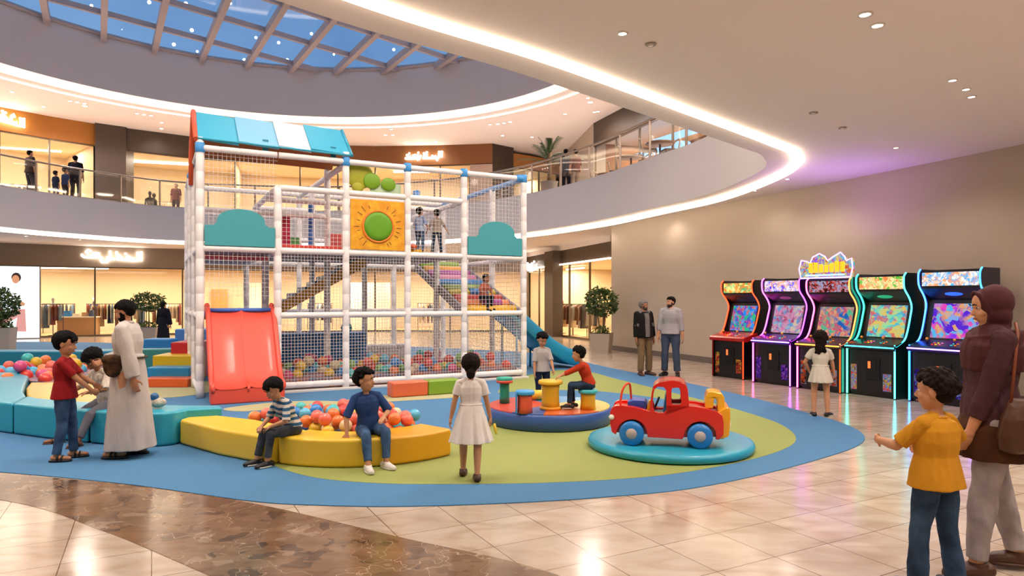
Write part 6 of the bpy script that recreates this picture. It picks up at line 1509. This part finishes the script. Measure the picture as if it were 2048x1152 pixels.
# linear shop lights
for px, D, z, L, ang, lb in ((150, 34, 3.3, 3.0, .25, 'linear light high in the taupe shop'), (320, 36, 9.0, 3.0, .3, 'linear light in the upper dark fascia shop'), (60, 33, 9.05, 2.6, .35, 'linear light in the upper shop at the left edge'), (1150, 33.5, 3.25, 1.8, -1.2, 'short bright light panel in the dark fascia shop'), (840, 38.5, 9.0, 3.0, 0, 'linear light in the upper shop under the lit sign')):
    x, y = at(px, D); o = MB().box((-L/2, -.06, -.03), (L/2, .06, .03)).build('linear_light', emis('linear_white', '#fff2dc', 5)); o.location = (x, y, z); o.rotation_euler = (0, 0, ang); tag(o, lb, 'light')
# cafe tables and chairs on the upper floor
def cafe_table(px, D, label):
    x, y = at(px, D); t = thing('cafe_table', label, 'table', (x, y, ZS), 0, 'cafe tables')
    MB().lathe([(0, .72), (.42, .72), (.43, .74), (.42, .76), (0, .76)], 28).build('table_top', mat('cafe_wood', '#8a6440', .4), t)
    MB().lathe([(.24, 0), (.24, .02), (.03, .05), (.03, .72)], 16, caps=False).build('pedestal', M_RAIL, t)
chair0 = None
def cafe_chair(px, D, rz, label):
    global chair0
    x, y = at(px, D)
    if chair0 is None:
        t = thing('cafe_chair', label, 'chair', (x, y, ZS), rz, 'cafe chairs'); chair0 = t; m_ = mat('chair_brown', '#5d4634', .5)
        MB().box((-.22, -.2, .43), (.22, .22, .47)).build('seat', m_, t, .01)
        MB().tube([(-.22, .2, .47), (-.23, .24, .72), (0, .3, .8), (.23, .24, .72), (.22, .2, .47)], .022, 8).build('backrest', mat('chair_rail_pale', '#b79a78', .4), t)
        for sx in (-.19, .19):
            for sy in (-.17, .19): MB().tube([(sx, sy, .43), (sx*1.15, sy*1.15, 0)], .014, 6).build('leg', m_, t)
    else: copy_tree(chair0, (x, y, ZS), rz, label)
cafe_table(1262, 21.5, 'round cafe table left of the second railing post'); cafe_table(1320, 19.6, 'round cafe table near the right end of the railing'); cafe_table(1215, 24.5, 'round cafe table at the left end of the cafe')
for px, D, rz, lb in ((1232, 22.4, 1.4, 'cafe chair at the left side of the middle cafe table'), (1285, 21, -1.2, 'cafe chair at the right side of the middle cafe table'), (1300, 19.2, 1.3, 'cafe chair left of the rightmost cafe table'), (1338, 19.2, -1.4, 'cafe chair right of the rightmost cafe table'), (1200, 24, .8, 'cafe chair before the leftmost cafe table')):
    cafe_chair(px, D, rz, lb)
# ================================================================= lamps
M_DL = emis('downlight_lens', '#fff1dc', 22); M_TRIM = mat('downlight_trim', '#e9e2da', .4)
def lamp_thing(x, y, z, r, label, group, power=0, size=.1, ang=150, glow=True, col=(1, .89, .79)):
    t = thing('ceiling_light', label, 'light', (x, y, z), 0, group)
    MB().lathe([(r*.85, -.012), (r*1.15, -.012), (r*1.2, -.002), (r*1.2, 0), (r*.85, 0)], 20, caps=False).build('trim_ring', M_TRIM, t)
    MB().lathe([(0, -.006), (r*.85, -.006)], 20).build('lens', M_DL if glow else M_TRIM, t)
    if power:
        l = bpy.data.lights.new('downlight', 'SPOT'); l.energy = power; l.spot_size = math.radians(ang); l.spot_blend = .6; l.shadow_soft_size = size
        l.color = col
        o = bpy.data.objects.new('downlight', l); COL.objects.link(o); o.location = (x, y, z-.06)
WARM = (1, .83, .64)
for px, py, lb in ((1730, 28, 'brighter pair at the top, left lamp'), (1755, 50, 'brighter pair at the top, right lamp')):
    x, y = fl(px, py, ZC); lamp_thing(x, y, ZC, .055, 'round ceiling downlight near the arcade, ' + lb, 'downlights of the lower ceiling', 80)
for px, py, lb in ((1245, 66, 'lone downlight in the lower ceiling next to a dark ring'), (1905, 160, 'leftmost downlight of the three over the arcade'), (1932, 178, 'middle downlight of the three over the arcade'),
                   (1943, 193, 'rightmost downlight of the three over the arcade'), (1792, 295, 'lone downlight over the crowned arcade machine'), (1575, 358, 'lone downlight near the curve of the light strip'),
                   (1494, 382, 'left lamp of the pair beyond the light strip'), (1510, 381, 'right lamp of the pair beyond the light strip'), (1316, 426, 'left lamp of the pair near the shop with dark fascia'), (1330, 425, 'right lamp of the pair near the shop with dark fascia'), (1203, 452, 'farthest downlight in front of the dark shop fascia')):
    x, y = fl(px, py, ZC); lamp_thing(x, y, ZC, .045, lb, 'downlights of the lower ceiling', 55 if y < 14 else 9)
for px, py, lb in ((1301, 88, 'unlit ring detector beside the lone ceiling downlight'), (1627, 225, 'unlit ceiling fitting inside the light strip curve'), (1685, 255, 'unlit ceiling fitting near the purple glow')):
    x, y = fl(px, py, ZC); t = thing('smoke_detector', lb, 'detector', (x, y, ZC))
    MB().lathe([(.035, -.014), (.055, -.014), (.058, 0), (.035, 0)], 20, caps=False).build('ring', mat('detector_ring', '#a89a90', .5), t)
    MB().lathe([(0, -.02), (.025, -.02), (.034, -.004), (.034, 0)], 20).build('sensor', M_TRIM, t)
# lower ceiling behind and beside the camera: same lamps continue
for i, (x, y) in enumerate(((1.2, 2.5), (3.6, 2.5), (6, 2.5), (1.2, -1.5), (4.5, -1.5), (-2.5, -2), (-6.5, -3), (5.2, 5.2), (7.3, 4.2))):
    lamp_thing(x, y, ZC, .05, 'round downlight in the lower ceiling behind the viewer', 'downlights behind the viewer', 130, .15)
for px, py in ((52, 472), (160, 479), (276, 484), (318, 486)):
    x, y = fl(px, py, ZC); lamp_thing(x, y, ZC, .07, 'round downlight in the ceiling before the left ground floor shop', 'downlights before the ground floor shop', 90, .2)
for px, py in ((24, 184), (87, 213), (140, 202), (154, 204), (169, 207), (274, 227), (288, 229), (302, 231), (323, 245), (323, 257), (771, 270), (782, 258), (785, 270), (871, 283), (980, 249), (996, 248), (1008, 246), (1020, 244), (1005, 271), (1064, 274), (1130, 228), (1176, 196), (1189, 224), (1196, 223)):
    x, y = fl(px, py, ZU); lamp_thing(x, y, ZU, .085, 'small round downlight in the upper gallery ceiling', 'downlights of the upper gallery', 60, .2)
# wide lamps added at the upper ceiling to carry the main lighting
for i in range(14):
    a = 2*PI*i/14 + .2; r = RU + 1.6
    x, y = CEN.x + r*math.cos(a), CEN.y + r*math.sin(a)
    if y > 29 and -14 < x < 0: continue
    lamp_thing(x, y, ZU, .12, 'added wide downlight in the ring round the skylight drum', 'added wide downlights round the drum', 620, .35, 165)
for i, (x, y) in enumerate(((-3, 3.5), (2.5, 6.5), (-8, 5), (6, 10), (7, 15), (-1, .5))):  # further added lamps, unseen above the near slab, brightening the atrium
    lamp_thing(x, y, ZU, .15, 'added wide downlight in the upper ceiling above the near slab', 'added wide downlights of the upper ceiling', 800, .4, 165)
for i in range(5):  # added spots without fittings, lighting the atrium from inside the drum
    a = 2*PI*i/5 + .3; x, y = CEN.x + 5*math.cos(a), CEN.y + 5*math.sin(a)
    l = bpy.data.lights.new('added_drum_spot', 'SPOT'); l.energy = 500; l.spot_size = math.radians(100); l.spot_blend = 1; l.shadow_soft_size = .15; l.color = (1, .93, .88)
    o = bpy.data.objects.new('added_drum_spot', l); COL.objects.link(o); o.location = (x, y, ZSKY-.5)

l = bpy.data.lights.new('added_purple_uplight', 'SPOT'); l.energy = 60; l.spot_size = math.radians(140); l.spot_blend = 1; l.shadow_soft_size = .05; l.color = (.55, .25, 1)  # added hidden lamp, strengthens the purple neon glow on the ceiling
o = bpy.data.objects.new('added_purple_uplight', l); COL.objects.link(o); o.location = (6.25, 12.9, 2.35); o.rotation_euler = (PI, 0, 0)
vs = SC.view_settings; SC.display_settings.display_device = 'sRGB'
vs.view_transform = 'Standard'; vs.look = 'None'; vs.gamma = 1; vs.use_curve_mapping = False; vs.exposure = 0.68
cy = SC.cycles
cy.use_adaptive_sampling = True; cy.adaptive_threshold = .04; cy.max_bounces = 5; cy.diffuse_bounces = 3; cy.glossy_bounces = 2; cy.transparent_max_bounces = 16; cy.transmission_bounces = 4
cy.caustics_reflective = False; cy.caustics_refractive = False; cy.sample_clamp_indirect = 4; cy.sample_clamp_direct = 0
cy.use_denoising = True; cy.use_light_tree = True
